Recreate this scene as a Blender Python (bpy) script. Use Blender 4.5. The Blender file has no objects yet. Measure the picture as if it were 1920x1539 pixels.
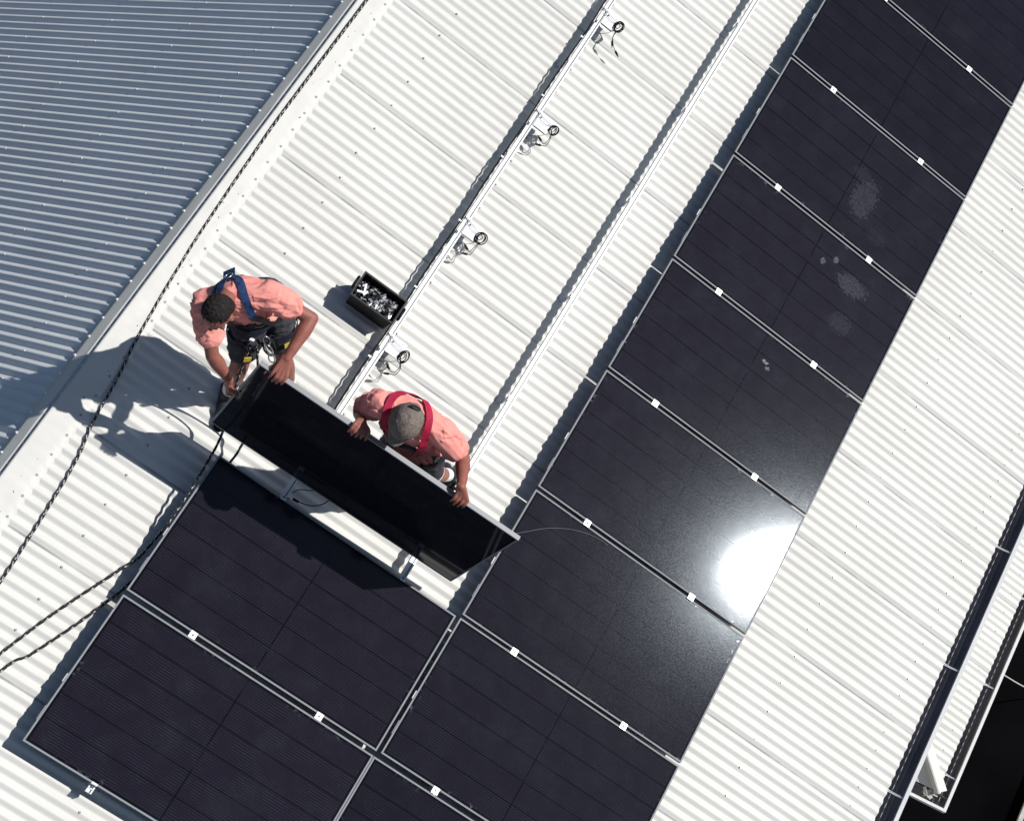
import bpy, bmesh, math, random
from mathutils import Vector, Matrix, noise
from mathutils.bvhtree import BVHTree

# ------------------------------------------------------------------ camera, world, sun
SC = bpy.context.scene
C = bpy.context.collection
PITCH = math.radians(26.25)
ca, sa = math.cos(PITCH), math.sin(PITCH)
Z0 = 8.2                                   # height of the roof frame's origin above the ground
# roof frame: x = down the slope, y = along the ridge, z = normal of the roof (0 = top of the solar panels)
T3 = Matrix(((ca, 0, sa), (0, 1, 0), (-sa, 0, ca)))
T4 = Matrix.Translation((0, 0, Z0)) @ T3.to_4x4()
def W(p): return T4 @ Vector(p)

cam_rows = ((0.7917101109, 0.4654061027, 0.3957173990), (0.5684499011, -0.7984908603, -0.1981843991), (0.2237404975, 0.3818501089, -0.8967333406))
cam_pos = (-2.2993986759, -2.8665696113, 9.7503023027)
cd = bpy.data.cameras.new('camera')
cam = bpy.data.objects.new('camera', cd); C.objects.link(cam); SC.camera = cam
cx_, cy_, cz_ = (T3 @ Vector(r) for r in cam_rows)
Rm = Matrix((cx_, -cy_, -cz_)).transposed()
cam.matrix_world = Matrix.Translation(W(cam_pos)) @ Rm.to_4x4()
cd.sensor_width = 36.0; cd.lens = 3012.40 / 1920 * 36
cd.shift_x = -(1070.03 - 960) / 1920; cd.shift_y = (877.89 - 769.5) / 1920
cd.clip_start = 0.1; cd.clip_end = 2000

SUN = Vector((0.698, 0.386, 0.604)).normalized()
w = bpy.data.worlds.new('World'); SC.world = w; w.use_nodes = True
nt = w.node_tree; bg = nt.nodes['Background']
sky = nt.nodes.new('ShaderNodeTexSky'); sky.sky_type = 'NISHITA'; sky.sun_disc = False
sky.sun_elevation = math.asin(SUN.z); sky.sun_rotation = math.atan2(SUN.x, SUN.y)
sky.air_density = 1.0; sky.dust_density = 0.3; sky.ozone_density = 1.5
nt.links.new(sky.outputs[0], bg.inputs[0]); bg.inputs[1].default_value = 0.064
ld = bpy.data.lights.new('sun', 'SUN'); ld.energy = 4.6; ld.angle = math.radians(0.53); ld.color = (1.0, 0.975, 0.935)
so = bpy.data.objects.new('sun', ld); C.objects.link(so)
so.rotation_euler = SUN.to_track_quat('Z', 'Y').to_euler(); so.location = (10, 5, 30)
SC.view_settings.view_transform = 'Standard'; SC.view_settings.look = 'None'
SC.view_settings.exposure = 0.0; SC.view_settings.gamma = 1.0
SC.cycles.max_bounces = 8

# ------------------------------------------------------------------ materials
def mat(name, col, rough=0.5, metal=0.0, spec=0.5, noise_amt=0.0, noise_scale=20.0, bump=0.0, bump_scale=60.0, stretch=None):
    m = bpy.data.materials.new(name); m.use_nodes = True
    n = m.node_tree; b = n.nodes['Principled BSDF']
    b.inputs['Base Color'].default_value = (*col, 1); b.inputs['Roughness'].default_value = rough
    b.inputs['Metallic'].default_value = metal; b.inputs['Specular IOR Level'].default_value = spec
    tc = n.nodes.new('ShaderNodeTexCoord'); src = tc.outputs['Object']
    if stretch:
        mp = n.nodes.new('ShaderNodeMapping'); mp.inputs['Scale'].default_value = stretch
        n.links.new(src, mp.inputs[0]); src = mp.outputs[0]
    if noise_amt:
        t = n.nodes.new('ShaderNodeTexNoise'); t.inputs['Scale'].default_value = noise_scale; t.inputs['Detail'].default_value = 6
        n.links.new(src, t.inputs['Vector'])
        r = n.nodes.new('ShaderNodeMapRange'); r.inputs[1].default_value = 0.3; r.inputs[2].default_value = 0.7
        r.inputs[3].default_value = 1 - noise_amt; r.inputs[4].default_value = 1 + noise_amt
        n.links.new(t.outputs[0], r.inputs[0])
        v = n.nodes.new('ShaderNodeVectorMath'); v.operation = 'SCALE'; v.inputs[0].default_value = col
        n.links.new(r.outputs[0], v.inputs['Scale']); n.links.new(v.outputs[0], b.inputs['Base Color'])
    if bump:
        t2 = n.nodes.new('ShaderNodeTexNoise'); t2.inputs['Scale'].default_value = bump_scale; t2.inputs['Detail'].default_value = 4
        n.links.new(src, t2.inputs['Vector'])
        bp = n.nodes.new('ShaderNodeBump'); bp.inputs['Strength'].default_value = bump; bp.inputs['Distance'].default_value = 0.01
        n.links.new(t2.outputs[0], bp.inputs['Height']); n.links.new(bp.outputs[0], b.inputs['Normal'])
    return m

class NB:                                  # tiny node builder
    def __init__(s, m): s.n = m.node_tree.nodes; s.l = m.node_tree.links
    def put(s, inp, v):
        if hasattr(v, 'is_linked') or isinstance(v, bpy.types.NodeSocket): s.l.new(v, inp)
        else: inp.default_value = v
    def math(s, op, a, b=None, c=None, clamp=False):
        x = s.n.new('ShaderNodeMath'); x.operation = op; x.use_clamp = clamp
        s.put(x.inputs[0], a)
        if b is not None: s.put(x.inputs[1], b)
        if c is not None: s.put(x.inputs[2], c)
        return x.outputs[0]
    def noise(s, vec, scale, detail=4, rough=0.5):
        x = s.n.new('ShaderNodeTexNoise'); x.inputs['Scale'].default_value = scale; x.inputs['Detail'].default_value = detail
        x.inputs['Roughness'].default_value = rough; s.l.new(vec, x.inputs['Vector']); return x.outputs[0]
    def rng(s, v, a, b, c=0.0, d=1.0, smooth=True):
        x = s.n.new('ShaderNodeMapRange'); x.interpolation_type = 'SMOOTHSTEP' if smooth else 'LINEAR'
        s.put(x.inputs[0], v)
        for i, k in enumerate((a, b, c, d)): x.inputs[i + 1].default_value = k
        return x.outputs[0]
    def mix(s, f, a, b):
        x = s.n.new('ShaderNodeMix'); x.data_type = 'RGBA'; s.put(x.inputs[0], f)
        for k, v in ((6, a), (7, b)):
            if isinstance(v, tuple): x.inputs[k].default_value = (*v, 1)
            else: s.l.new(v, x.inputs[k])
        return x.outputs[2]
    def vec(s, x, y, z):
        c = s.n.new('ShaderNodeCombineXYZ'); s.put(c.inputs[0], x); s.put(c.inputs[1], y); s.put(c.inputs[2], z); return c.outputs[0]

CP = 0.0758                                # corrugation pitch
def roof_material(name, lap_y, lap_w=0.758, dirt=1.0, c0=(0.685, 0.675, 0.638), c1=(0.63, 0.62, 0.585)):
    m = bpy.data.materials.new(name); m.use_nodes = True
    b = m.node_tree.nodes['Principled BSDF']; k = NB(m)
    tc = k.n.new('ShaderNodeTexCoord').outputs['Object']
    sx = k.n.new('ShaderNodeSeparateXYZ'); k.l.new(tc, sx.inputs[0])
    X, Y, Z = sx.outputs
    big = k.noise(tc, 0.9, 5, 0.6)
    col = k.mix(k.rng(big, 0.3, 0.7), c0, c1)
    st = k.noise(k.vec(k.math('MULTIPLY', X, 2.0), k.math('MULTIPLY', Y, 26.0), Z), 1.0, 5, 0.65)
    col = k.mix(k.math('MULTIPLY', k.rng(st, 0.5, 0.78), 0.20 * dirt), col, (0.55, 0.54, 0.52))
    sp = k.noise(tc, 55.0, 2, 0.5)
    col = k.mix(k.math('MULTIPLY', k.rng(sp, 0.70, 0.76), 0.25 * dirt), col, (0.40, 0.39, 0.37))
    sm = k.math('MULTIPLY', k.rng(k.noise(k.vec(k.math('MULTIPLY', X, 1.0), k.math('MULTIPLY', Y, 1.6), 3.0), 4.2, 6, 0.7), 0.60, 0.78), k.rng(k.noise(tc, 0.7, 2), 0.42, 0.62))
    col = k.mix(k.math('MULTIPLY', sm, 0.30 * dirt), col, (0.46, 0.44, 0.41))
    # dark line painted in for the shade at every sheet lap
    q = k.math('WRAP', k.math('SUBTRACT', Y, lap_y), lap_w / 2, -lap_w / 2)
    line = k.math('SUBTRACT', 1.0, k.rng(k.math('ABSOLUTE', q), 0.0045, 0.0105))
    ln = k.rng(k.noise(k.vec(k.math('MULTIPLY', X, 3.5), Y, Z), 1.0, 3), 0.30, 0.62, 0.25, 0.85)
    col = k.mix(k.math('MULTIPLY', line, ln), col, (0.27, 0.27, 0.285))
    k.l.new(col, b.inputs['Base Color'])
    b.inputs['Roughness'].default_value = 0.5; b.inputs['Specular IOR Level'].default_value = 0.22
    bp = k.n.new('ShaderNodeBump'); bp.inputs['Strength'].default_value = 0.12; bp.inputs['Distance'].default_value = 0.02
    k.l.new(k.noise(tc, 7.0, 3), bp.inputs['Height']); k.l.new(bp.outputs[0], b.inputs['Normal'])
    return m

M_roof = roof_material('white_roof_paint', 1.222)
M_cap = mat('white_flashing_paint', (0.625, 0.615, 0.58), 0.5, 0, 0.3, 0.05, 6, 0.16, 9)
M_screw = mat('screw_head', (0.30, 0.30, 0.31), 0.4, 0.3)
M_scuff = mat('scuff', (0.28, 0.27, 0.27), 0.8, 0, 0.2, 0.3, 90)
M_alu = mat('aluminium', (0.72, 0.73, 0.74), 0.38, 0.25, 0.5, 0.04, 30)
M_clip = mat('dull_clip', (0.42, 0.43, 0.45), 0.5, 0.1)
M_slot = mat('slot_dark', (0.10, 0.10, 0.11), 0.6)
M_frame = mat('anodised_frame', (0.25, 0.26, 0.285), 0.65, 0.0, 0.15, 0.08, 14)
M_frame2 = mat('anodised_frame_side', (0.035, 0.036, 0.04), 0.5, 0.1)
M_back = mat('black_backsheet', (0.012, 0.012, 0.014), 0.6)
M_sticker = mat('sticker', (0.72, 0.72, 0.72), 0.5, 0, 0.4, 0.25, 160)
M_rubber = mat('black_cable', (0.008, 0.008, 0.009), 0.7, 0, 0.15)
M_gut = mat('gutter_dark', (0.21, 0.20, 0.215), 0.6, 0, 0.3, 0.25, 8, stretch=(1, .3, 1))
M_gutw = mat('gutter_white', (0.80, 0.80, 0.79), 0.35, 0, 0.4, 0.04, 10)
M_ground = mat('dark_asphalt', (0.0032, 0.0030, 0.0036), 0.97, 0, 0.02, 0.5, 0.8)
M_wall = mat('wall_render', (0.42, 0.40, 0.37), 0.85, 0, 0.2, 0.06, 12, 0.2, 120)
M_kerb = mat('pale_concrete', (0.55, 0.53, 0.50), 0.85, 0, 0.2, 0.15, 14)
M_plastic = mat('black_plastic', (0.009, 0.009, 0.011), 0.5, 0, 0.25, 0.15, 40, 0.1, 200)
M_bits = mat('silver_bits', (0.72, 0.73, 0.75), 0.3, 0.6)
M_bits2 = mat('dark_bits', (0.03, 0.03, 0.035), 0.4, 0.5)
M_white = mat('white_bits', (0.85, 0.86, 0.88), 0.4)
M_skin = mat('skin', (0.29, 0.105, 0.078), 0.5, 0, 0.35, 0.12, 26, 0.25, 150)
M_skin.node_tree.nodes['Principled BSDF'].inputs['Subsurface Weight'].default_value = 0.05
M_shirt = mat('coral_shirt', (0.84, 0.325, 0.28), 0.85, 0, 0.15, 0.06, 14, 0.35, 38)
M_shorts = mat('charcoal_shorts', (0.055, 0.055, 0.064), 0.85, 0, 0.2, 0.2, 30, 0.4, 50)
M_boot = mat('black_boot', (0.022, 0.022, 0.025), 0.6, 0, 0.3, 0.3, 60, 0.5, 90)
M_sock = mat('white_sock', (0.78, 0.78, 0.77), 0.9, 0, 0.1, 0.05, 60, 0.4, 120)
M_hair = mat('dark_hair', (0.019, 0.0155, 0.014), 0.6, 0, 0.22, 0.85, 60, 0.8, 190)
M_capc = mat('khaki_cap', (0.19, 0.155, 0.135), 0.9, 0, 0.15, 0.28, 55, 0.6, 70)
M_blue = mat('blue_webbing', (0.018, 0.045, 0.13), 0.7, 0, 0.3, 0.6, 35, 0.3, 200)
M_navy = mat('navy_webbing', (0.014, 0.017, 0.032), 0.7, 0, 0.3, 0.3, 60, 0.3, 200)
M_red = mat('red_webbing', (0.42, 0.012, 0.055), 0.7, 0, 0.3, 0.2, 50, 0.3, 200)
M_yellow = mat('yellow_tag', (0.62, 0.45, 0.06), 0.6)
M_steel = mat('steel', (0.55, 0.57, 0.60), 0.3, 0.85)
M_eye = mat('eye_white', (0.7, 0.68, 0.65), 0.3)
M_ropeb = mat('rope_black', (0.012, 0.012, 0.014), 0.85)
M_ropew = mat('rope_fleck', (0.55, 0.54, 0.52), 0.85)

LP, WP, PP, GP = 1.814, 1.005, 1.03, 0.0125            # panel length, width, pitch
def glass_material(name, spots=()):
    m = bpy.data.materials.new(name); m.use_nodes = True
    b = m.node_tree.nodes['Principled BSDF']; k = NB(m)
    tc = k.n.new('ShaderNodeTexCoord').outputs['Object']
    oi = k.n.new('ShaderNodeObjectInfo').outputs['Random']
    sx = k.n.new('ShaderNodeSeparateXYZ'); k.l.new(tc, sx.inputs[0]); X, Y, Z = sx.outputs
    off = k.vec(k.math('MULTIPLY_ADD', oi, 37.0, X), k.math('MULTIPLY_ADD', oi, 19.0, Y), Z)
    col = (0.0098, 0.0084, 0.0140)
    # thin wires along the panel, cell joints across it
    wv = k.math('ABSOLUTE', k.math('WRAP', Y, 0.0083, -0.0083))
    wire = k.math('SUBTRACT', 1.0, k.rng(wv, 0.0012, 0.0030))
    wn = k.rng(k.noise(off, 7.0, 3), 0.35, 0.65)
    hx = k.math('ABSOLUTE', k.math('WRAP', X, 0.0062, -0.0062))
    dash = k.rng(hx, 0.0010, 0.0036, 0.35, 1.0)
    col = k.mix(k.math('MULTIPLY', k.math('MULTIPLY', wire, dash), k.math('MULTIPLY', k.math('MULTIPLY_ADD', wn, 0.5, 0.25), k.rng(k.noise(off, 75.0, 2), 0.35, 0.6, 0.5, 1.0))), col, (0.037, 0.038, 0.050))
    gy = k.math('ABSOLUTE', k.math('WRAP', k.math('SUBTRACT', Y, 0.006), 0.08315, -0.08315))
    g1 = k.math('SUBTRACT', 1.0, k.rng(k.math('ABSOLUTE', k.math('WRAP', k.math('SUBTRACT', Y, WP / 2), 0.0815, -0.0815)), 0.0035, 0.0075))
    mid = k.math('SUBTRACT', 1.0, k.rng(k.math('ABSOLUTE', k.math('SUBTRACT', X, LP / 2)), 0.0035, 0.0065))
    brk = k.rng(k.noise(off, 11.0, 2), 0.32, 0.5, 0.25, 1.0)
    g = k.math('MAXIMUM', k.math('MULTIPLY', g1, 0.75), k.math('MULTIPLY', mid, brk), clamp=True)
    col = k.mix(g, col, (0.0035, 0.0033, 0.0045))
    # black margin round the cells
    ex = k.math('SUBTRACT', LP / 2, k.math('ABSOLUTE', k.math('SUBTRACT', X, LP / 2)))
    ey = k.math('SUBTRACT', WP / 2, k.math('ABSOLUTE', k.math('SUBTRACT', Y, WP / 2)))
    e = k.math('MINIMUM', ex, ey)
    mg = k.math('SUBTRACT', 1.0, k.rng(e, 0.024, 0.028))
    col = k.mix(mg, col, (0.0035, 0.0033, 0.004))
    # dust, mostly along the frame, and rubbed patches
    dn = k.noise(off, 23.0, 6, 0.7)
    edge = k.math('SUBTRACT', 1.0, k.rng(e, 0.012, 0.055))
    d1 = k.math('MULTIPLY', edge, k.rng(dn, 0.54, 0.68))
    d1 = k.math('MULTIPLY', d1, k.rng(k.noise(off, 2.3, 2), 0.48, 0.62))
    d2 = k.math('MULTIPLY', k.rng(k.noise(off, 3.1, 5, 0.62), 0.45, 0.85), 0.055)
    d3 = k.math('MULTIPLY', k.rng(k.noise(off, 60.0, 2, 0.5), 0.74, 0.78), 0.20)
    dust = k.math('MAXIMUM', k.math('MULTIPLY', d1, 0.55), k.math('MAXIMUM', d2, d3))
    for (px, py, rx, ry, am) in spots:
        dx = k.math('DIVIDE', k.math('SUBTRACT', X, px), rx); dy = k.math('DIVIDE', k.math('SUBTRACT', Y, py), ry)
        r = k.math('SQRT', k.math('ADD', k.math('MULTIPLY', dx, dx), k.math('MULTIPLY', dy, dy)))
        r = k.math('ADD', r, k.math('MULTIPLY', k.math('SUBTRACT', k.noise(tc, 38.0, 5, 0.65), 0.5), 2.2))
        f = k.math('SUBTRACT', 1.0, k.rng(r, 0.72, 1.0))
        tex = k.rng(k.noise(k.vec(k.math('MULTIPLY', X, 0.6), Y, Z), 120.0, 2), 0.35, 0.65, 0.35, 1.0) if am < 0.6 else 1.0
        dust = k.math('MAXIMUM', dust, k.math('MULTIPLY', k.math('MULTIPLY', f, tex), am))
    col = k.mix(dust, col, (0.125, 0.135, 0.16))
    tone = k.n.new('ShaderNodeVectorMath'); tone.operation = 'SCALE'; k.l.new(col, tone.inputs[0]); k.l.new(k.math('MULTIPLY_ADD', oi, 0.30, 0.86), tone.inputs['Scale'])
    k.l.new(tone.outputs[0], b.inputs['Base Color'])
    grain = k.noise(k.vec(k.math('MULTIPLY', X, .8), Y, Z), 95.0, 4, 0.8)
    k.l.new(k.math('MULTIPLY_ADD', k.math('SUBTRACT', grain, 0.5), 0.22, 0.120), b.inputs['Roughness'])
    rr = k.math('ADD', k.rng(k.noise(off, 6.0, 5, 0.6), 0.3, 0.7, 0.029, 0.037), k.math('MULTIPLY', k.math('SUBTRACT', dust, 0.06, clamp=True), 0.35))
    rr = k.math('MULTIPLY_ADD', k.math('SUBTRACT', grain, 0.5), 0.03, rr)
    k.l.new(rr, b.inputs['Coat Roughness']); b.inputs['Specular IOR Level'].default_value = 0.026; b.inputs['Specular Tint'].default_value = (.76, .89, 1, 1)
    b.inputs['Coat Weight'].default_value = 0.48
    bp = k.n.new('ShaderNodeBump'); bp.inputs['Strength'].default_value = 0.05; bp.inputs['Distance'].default_value = 0.002
    k.l.new(k.noise(k.vec(X, k.math('MULTIPLY', Y, 1.0), Z), 130.0, 3, 0.6), bp.inputs['Height']); k.l.new(bp.outputs[0], b.inputs['Normal']); k.l.new(bp.outputs[0], b.inputs['Coat Normal'])
    return m
M_glass = glass_material('panel_glass')

# ------------------------------------------------------------------ helpers
def link(name, me, mats, parent=None, mw=None):
    o = bpy.data.objects.new(name, me); C.objects.link(o)
    for m in (mats if isinstance(mats, (list, tuple)) else [mats]): me.materials.append(m)
    if parent: o.parent = parent
    elif mw is not None: o.matrix_world = mw
    return o
def finish(bm, name, mats, parent=None, mw=None, smooth=False, bevel=0.0):
    me = bpy.data.meshes.new(name)
    if bevel:
        bmesh.ops.bevel(bm, geom=[e for e in bm.edges if len(e.link_faces) == 2 and e.calc_face_angle(0) > 0.6], offset=bevel, segments=2, affect='EDGES', profile=0.5)
    bmesh.ops.recalc_face_normals(bm, faces=bm.faces)
    for f in bm.faces: f.smooth = smooth
    bm.to_mesh(me); bm.free()
    return link(name, me, mats, parent, mw)
def tag(o, label=None, cat=None, group=None, kind=None):
    for k_, v in (('label', label), ('category', cat), ('group', group), ('kind', kind)):
        if v: o[k_] = v
    return o
def empty(name, origin=(0, 0, 0), frame=None):
    o = bpy.data.objects.new(name, None); C.objects.link(o); o.empty_display_size = 0.1
    o.matrix_world = (frame if frame is not None else T4) @ Matrix.Translation(origin)
    return o
def box(bm, a, b, mi=0, M=None):
    vs = [bm.verts.new((x, y, z)) for z in (a[2], b[2]) for y in (a[1], b[1]) for x in (a[0], b[0])]
    if M is not None:
        for v in vs: v.co = M @ v.co
    fs = []
    for q in ((0, 1, 3, 2), (4, 6, 7, 5), (0, 4, 5, 1), (2, 3, 7, 6), (0, 2, 6, 4), (1, 5, 7, 3)):
        f = bm.faces.new([vs[i] for i in q]); f.material_index = mi; fs.append(f)
    return fs
def cyl(bm, p0, p1, r0, r1=None, n=10, mi=0, cap=True):
    r1 = r0 if r1 is None else r1
    p0, p1 = Vector(p0), Vector(p1); d = (p1 - p0).normalized()
    u = d.orthogonal().normalized(); v = d.cross(u)
    A = [bm.verts.new(p0 + (u * math.cos(t) + v * math.sin(t)) * r0) for t in (2 * math.pi * i / n for i in range(n))]
    B = [bm.verts.new(p1 + (u * math.cos(t) + v * math.sin(t)) * r1) for t in (2 * math.pi * i / n for i in range(n))]
    for i in range(n):
        f = bm.faces.new((A[i], A[(i + 1) % n], B[(i + 1) % n], B[i])); f.material_index = mi
    if cap:
        bm.faces.new(A[::-1]).material_index = mi; bm.faces.new(B).material_index = mi
def catmull(pts, n=8, closed=False):
    P = [Vector(p) for p in pts]; out = []
    m = len(P)
    rngs = range(m) if closed else range(m - 1)
    for i in rngs:
        if closed: p0, p1, p2, p3 = P[(i - 1) % m], P[i], P[(i + 1) % m], P[(i + 2) % m]
        else: p0, p1, p2, p3 = P[max(i - 1, 0)], P[i], P[i + 1], P[min(i + 2, m - 1)]
        for j in range(n):
            t = j / n
            out.append(0.5 * ((2 * p1) + (p2 - p0) * t + (2 * p0 - 5 * p1 + 4 * p2 - p3) * t * t + (3 * p1 - p0 - 3 * p2 + p3) * t ** 3))
    if not closed: out.append(P[-1])
    return out
def tube(bm, pts, r, n=6, mi=0, closed=False, radii=None, pattern=None):
    rings = []; m = len(pts); u = None
    for i, p in enumerate(pts):
        p = Vector(p)
        a = Vector(pts[(i - 1) % m] if closed else pts[max(i - 1, 0)]); b = Vector(pts[(i + 1) % m] if closed else pts[min(i + 1, m - 1)])
        d = (b - a).normalized()
        if u is None: u = d.orthogonal().normalized()
        u = (u - d * u.dot(d)).normalized(); v = d.cross(u)
        rr = radii[i] if radii else r
        rings.append([bm.verts.new(p + (u * math.cos(2 * math.pi * k / n) + v * math.sin(2 * math.pi * k / n)) * rr) for k in range(n)])
    for i in range(m if closed else m - 1):
        A, B = rings[i], rings[(i + 1) % m]
        for k in range(n):
            f = bm.faces.new((A[k], A[(k + 1) % n], B[(k + 1) % n], B[k])); f.material_index = pattern(i, k) if pattern else mi
            f.smooth = True
    if not closed:
        bm.faces.new(rings[0][::-1]).material_index = mi; bm.faces.new(rings[-1]).material_index = mi
random.seed(4)

# ------------------------------------------------------------------ ground
bm = bmesh.new(); S_ = 400
vs = [bm.verts.new(p) for p in ((-S_, -S_, 0), (S_, -S_, 0), (S_, S_, 0), (-S_, S_, 0))]; bm.faces.new(vs)
tag(finish(bm, 'ground', M_ground), kind='structure')
bm = bmesh.new()
kd = (Vector((4.817, 3.42, 0)) - Vector((4.811, 3.185, 0)))
box(bm, (4.812, -30, 0.0), (4.862, 40, 0.10))
tag(finish(bm, 'kerb', M_kerb, bevel=0.01), kind='structure')

# ------------------------------------------------------------------ the house
house = empty('house', (0, 0, 0), Matrix.Translation((0, 0, 0)))
tag(house, 'house with white corrugated metal roof sloping both ways from a long ridge', 'house')
def roof_sheet(name, x0, x1, y0, y1, frame, lap0, phase, xs_n=2, screws=(), parent=None, material=None, clip=None, amp=0.0072, screw=None, laps=True, kf=.84):
    """corrugated sheet: x runs down the slope, crests every CP along y; top of crests at z = 0"""
    bm = bmesh.new(); SEG = 14
    n0 = int(math.floor((y0 - phase) / CP)); n1 = int(math.ceil((y1 - phase) / CP))
    cols = []
    for i in range((n1 - n0) * SEG + 1):
        y = phase + (n0 + i / SEG) * CP
        z = amp * (math.asin(kf * math.cos(2 * math.pi * (y - phase) / CP)) / math.asin(kf) - 1)
        t = ((y - lap0) / 0.758) % 1.0          # 0 .. 1 across one sheet: the lapping edge sits 2.5 mm proud
        dz = max(0.0, 1 - t / 0.12) * 0.0035 if (t < 0.12 and laps) else 0.0
        cols.append((y, z + dz))
    xs = [x0 + (x1 - x0) * j / xs_n for j in range(xs_n + 1)]
    grid = [[bm.verts.new((x, y, z)) for x in xs] for (y, z) in cols]
    for i in range(len(grid) - 1):
        for j in range(xs_n):
            f = bm.faces.new((grid[i][j], grid[i][j + 1], grid[i + 1][j + 1], grid[i + 1][j])); f.smooth = True
    for (sx, step, r) in screws:
        kk = math.ceil((y0 - phase) / CP)
        while phase + kk * CP < y1:
            if kk % step == 0:
                yy = phase + kk * CP + random.uniform(-.003, .003); xx = sx + random.uniform(-.006, .006)
                cyl(bm, (xx, yy, -0.003), (xx, yy, 0.0015), r * 1.35, r * 1.35, 10, 1)
                cyl(bm, (xx, yy, 0.0015), (xx, yy, 0.0075), r, r * .85, 6, 1)
            kk += 1
    if clip: clip(bm)
    me = bpy.data.meshes.new(name); bm.normal_update(); bm.to_mesh(me); bm.free()
    o = link(name, me, [material or M_roof, screw or M_screw], parent)
    o.matrix_parent_inverse = Matrix.Identity(4); o.matrix_local = parent.matrix_world.inverted() @ frame
    return o
ZR = -0.162                                # crest height of the main roof in the roof frame
F_near = T4 @ Matrix.Translation((0, 0, ZR))
AP = Vector((-2.815, 0, ZR))               # apex line
YA, YB = -7.0, 12.5
near = roof_sheet('roof_slope', -2.80, 3.408, YA, YB, F_near, 1.222, 0.0490, 2,
    [(-2.225, 3, .0062), (-1.33, 3, .0062), (-0.44, 3, .0062), (0.47, 3, .0062), (1.385, 3, .0062), (2.291, 3, .0062), (3.185, 2, .0058)], house)
# far slope: local x runs down the far side
TH = math.radians(52.4)
F_far = T4 @ Matrix.Translation(AP) @ Matrix(((-math.cos(TH), 0, -math.sin(TH)), (0, 1, 0), (-math.sin(TH), 0, math.cos(TH)))).to_4x4()
F_far = T4 @ Matrix.Translation(AP) @ Matrix.Rotation(-TH, 4, 'Y') @ Matrix.Scale(-1, 4, (1, 0, 0))
M_far = roof_material('white_roof_paint_far', 200.0, 500.0, 1.0, (0.74, 0.76, 0.78), (0.68, 0.70, 0.72))
far = roof_sheet('roof_slope', 0.02, 6.3, YA, YB, F_far, 0.9, 0.02, 2,
    [(0.62, 3, .0056), (1.52, 3, .0056), (2.42, 3, .0056), (3.3, 3, .0056), (4.2, 3, .0056)], house, amp=.0116, kf=.95, screw=M_alu, laps=False, material=M_far)

# ridge capping: near flange with a scalloped lip, a rolled ridge, far flange
WM = {}
def in_frame(o, frame, parent):
    o.parent = parent; o.matrix_parent_inverse = Matrix.Identity(4)
    o.matrix_local = WM.get(parent.name, Matrix.Identity(4)).inverted() @ frame; WM[o.name] = frame.copy()
bm = bmesh.new()
n0 = int(YA / CP) - 1; SEG = 8; rows = []
ysn = [(i / SEG) * CP + 0.0490 for i in range(n0 * SEG, int(YB / CP) * SEG)]
Ffar_in_near = F_near.inverted() @ F_far
for y in ysn:
    ph = math.cos(2 * math.pi * (y - 0.0490) / CP)
    wob = noise.noise(Vector((y * 1.7, 0, 0))) * 0.004
    edge = -2.632 + 0.012 * (1 - ph) * 0.5 + wob
    prof = []
    zl = 0.006 + noise.noise(Vector((y * 3.1, 5, 0))) * 0.002
    low = -0.015 * (1 - ph) * 0.5
    prof.append((edge + 0.004, low + 0.003)); prof.append((edge - 0.008, zl * .6 + low * .35)); prof.append((edge - 0.03, zl))
    for t in (0.25, 0.5, 0.75):
        prof.append((edge - 0.03 - 0.125 * t, .006 + 0.0065 * t + 0.0016 * noise.noise(Vector((y * 5, t * 9, 2)))))
    prof.append((-2.802, 0.0133))
    # roll of radius 17 mm
    cxr, czr, R_ = -2.812, 0.001, 0.0125
    for t in range(0, 9):
        a_ = math.radians(86 + (math.degrees(TH) + 34) * t / 8)
        prof.append((cxr + R_ * math.cos(a_), czr + R_ * math.sin(a_)))
    for d, e_ in ((.012, -.007), (.034, -.006), (.040, .006)):
        p = Ffar_in_near @ Vector((d, 0, e_)); prof.append((p.x, p.z))
    for d in (0.050, 0.08, 0.125):
        p = Ffar_in_near @ Vector((d, 0, 0.006 + 0.002 * noise.noise(Vector((y * 4, d * 20, 7))))); prof.append((p.x, p.z))
    p = Ffar_in_near @ Vector((0.158 + wob, 0, 0.005)); prof.append((p.x, p.z))
    p = Ffar_in_near @ Vector((0.162 + wob, 0, -0.004 )); prof.append((p.x, p.z))
    rows.append([bm.verts.new((a_, y, b_)) for a_, b_ in prof])
for i in range(len(rows) - 1):
    for j in range(len(rows[0]) - 1):
        f = bm.faces.new((rows[i][j], rows[i][j + 1], rows[i + 1][j + 1], rows[i + 1][j])); f.smooth = True
kk = int(YA / CP)
while 0.0490 + kk * CP < YB:
    y = 0.0490 + kk * CP
    if kk % 2 == 0:
        x = -2.652 + random.uniform(-.006, .004); cyl(bm, (x, y, 0.0), (x, y, 0.009), .0085, .008, 8, 1)
        p = Ffar_in_near @ Vector((0.135, y + 0.02, 0.004)); q = Ffar_in_near @ Vector((0.135, y + 0.02, 0.014)); cyl(bm, p, q, .0085, .008, 8, 2)
    for q in range(2):
        if random.random() < 0.22:       # swarf and dents on the flange
            x = random.uniform(-2.76, -2.66); yy = y + random.uniform(-.03, .03); s = random.uniform(.003, .009)
            cyl(bm, (x, yy, 0.004), (x + random.uniform(-.01, .01), yy + s * 1.5, 0.0105), s * .5, s * .4, 6, 3)
    kk += 1
cap = finish(bm, 'ridge_cap', [M_cap, M_screw, M_white, M_scuff], None, None)
for f in cap.data.polygons: f.use_smooth = f.material_index == 0
in_frame(cap, F_near, house)

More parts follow.
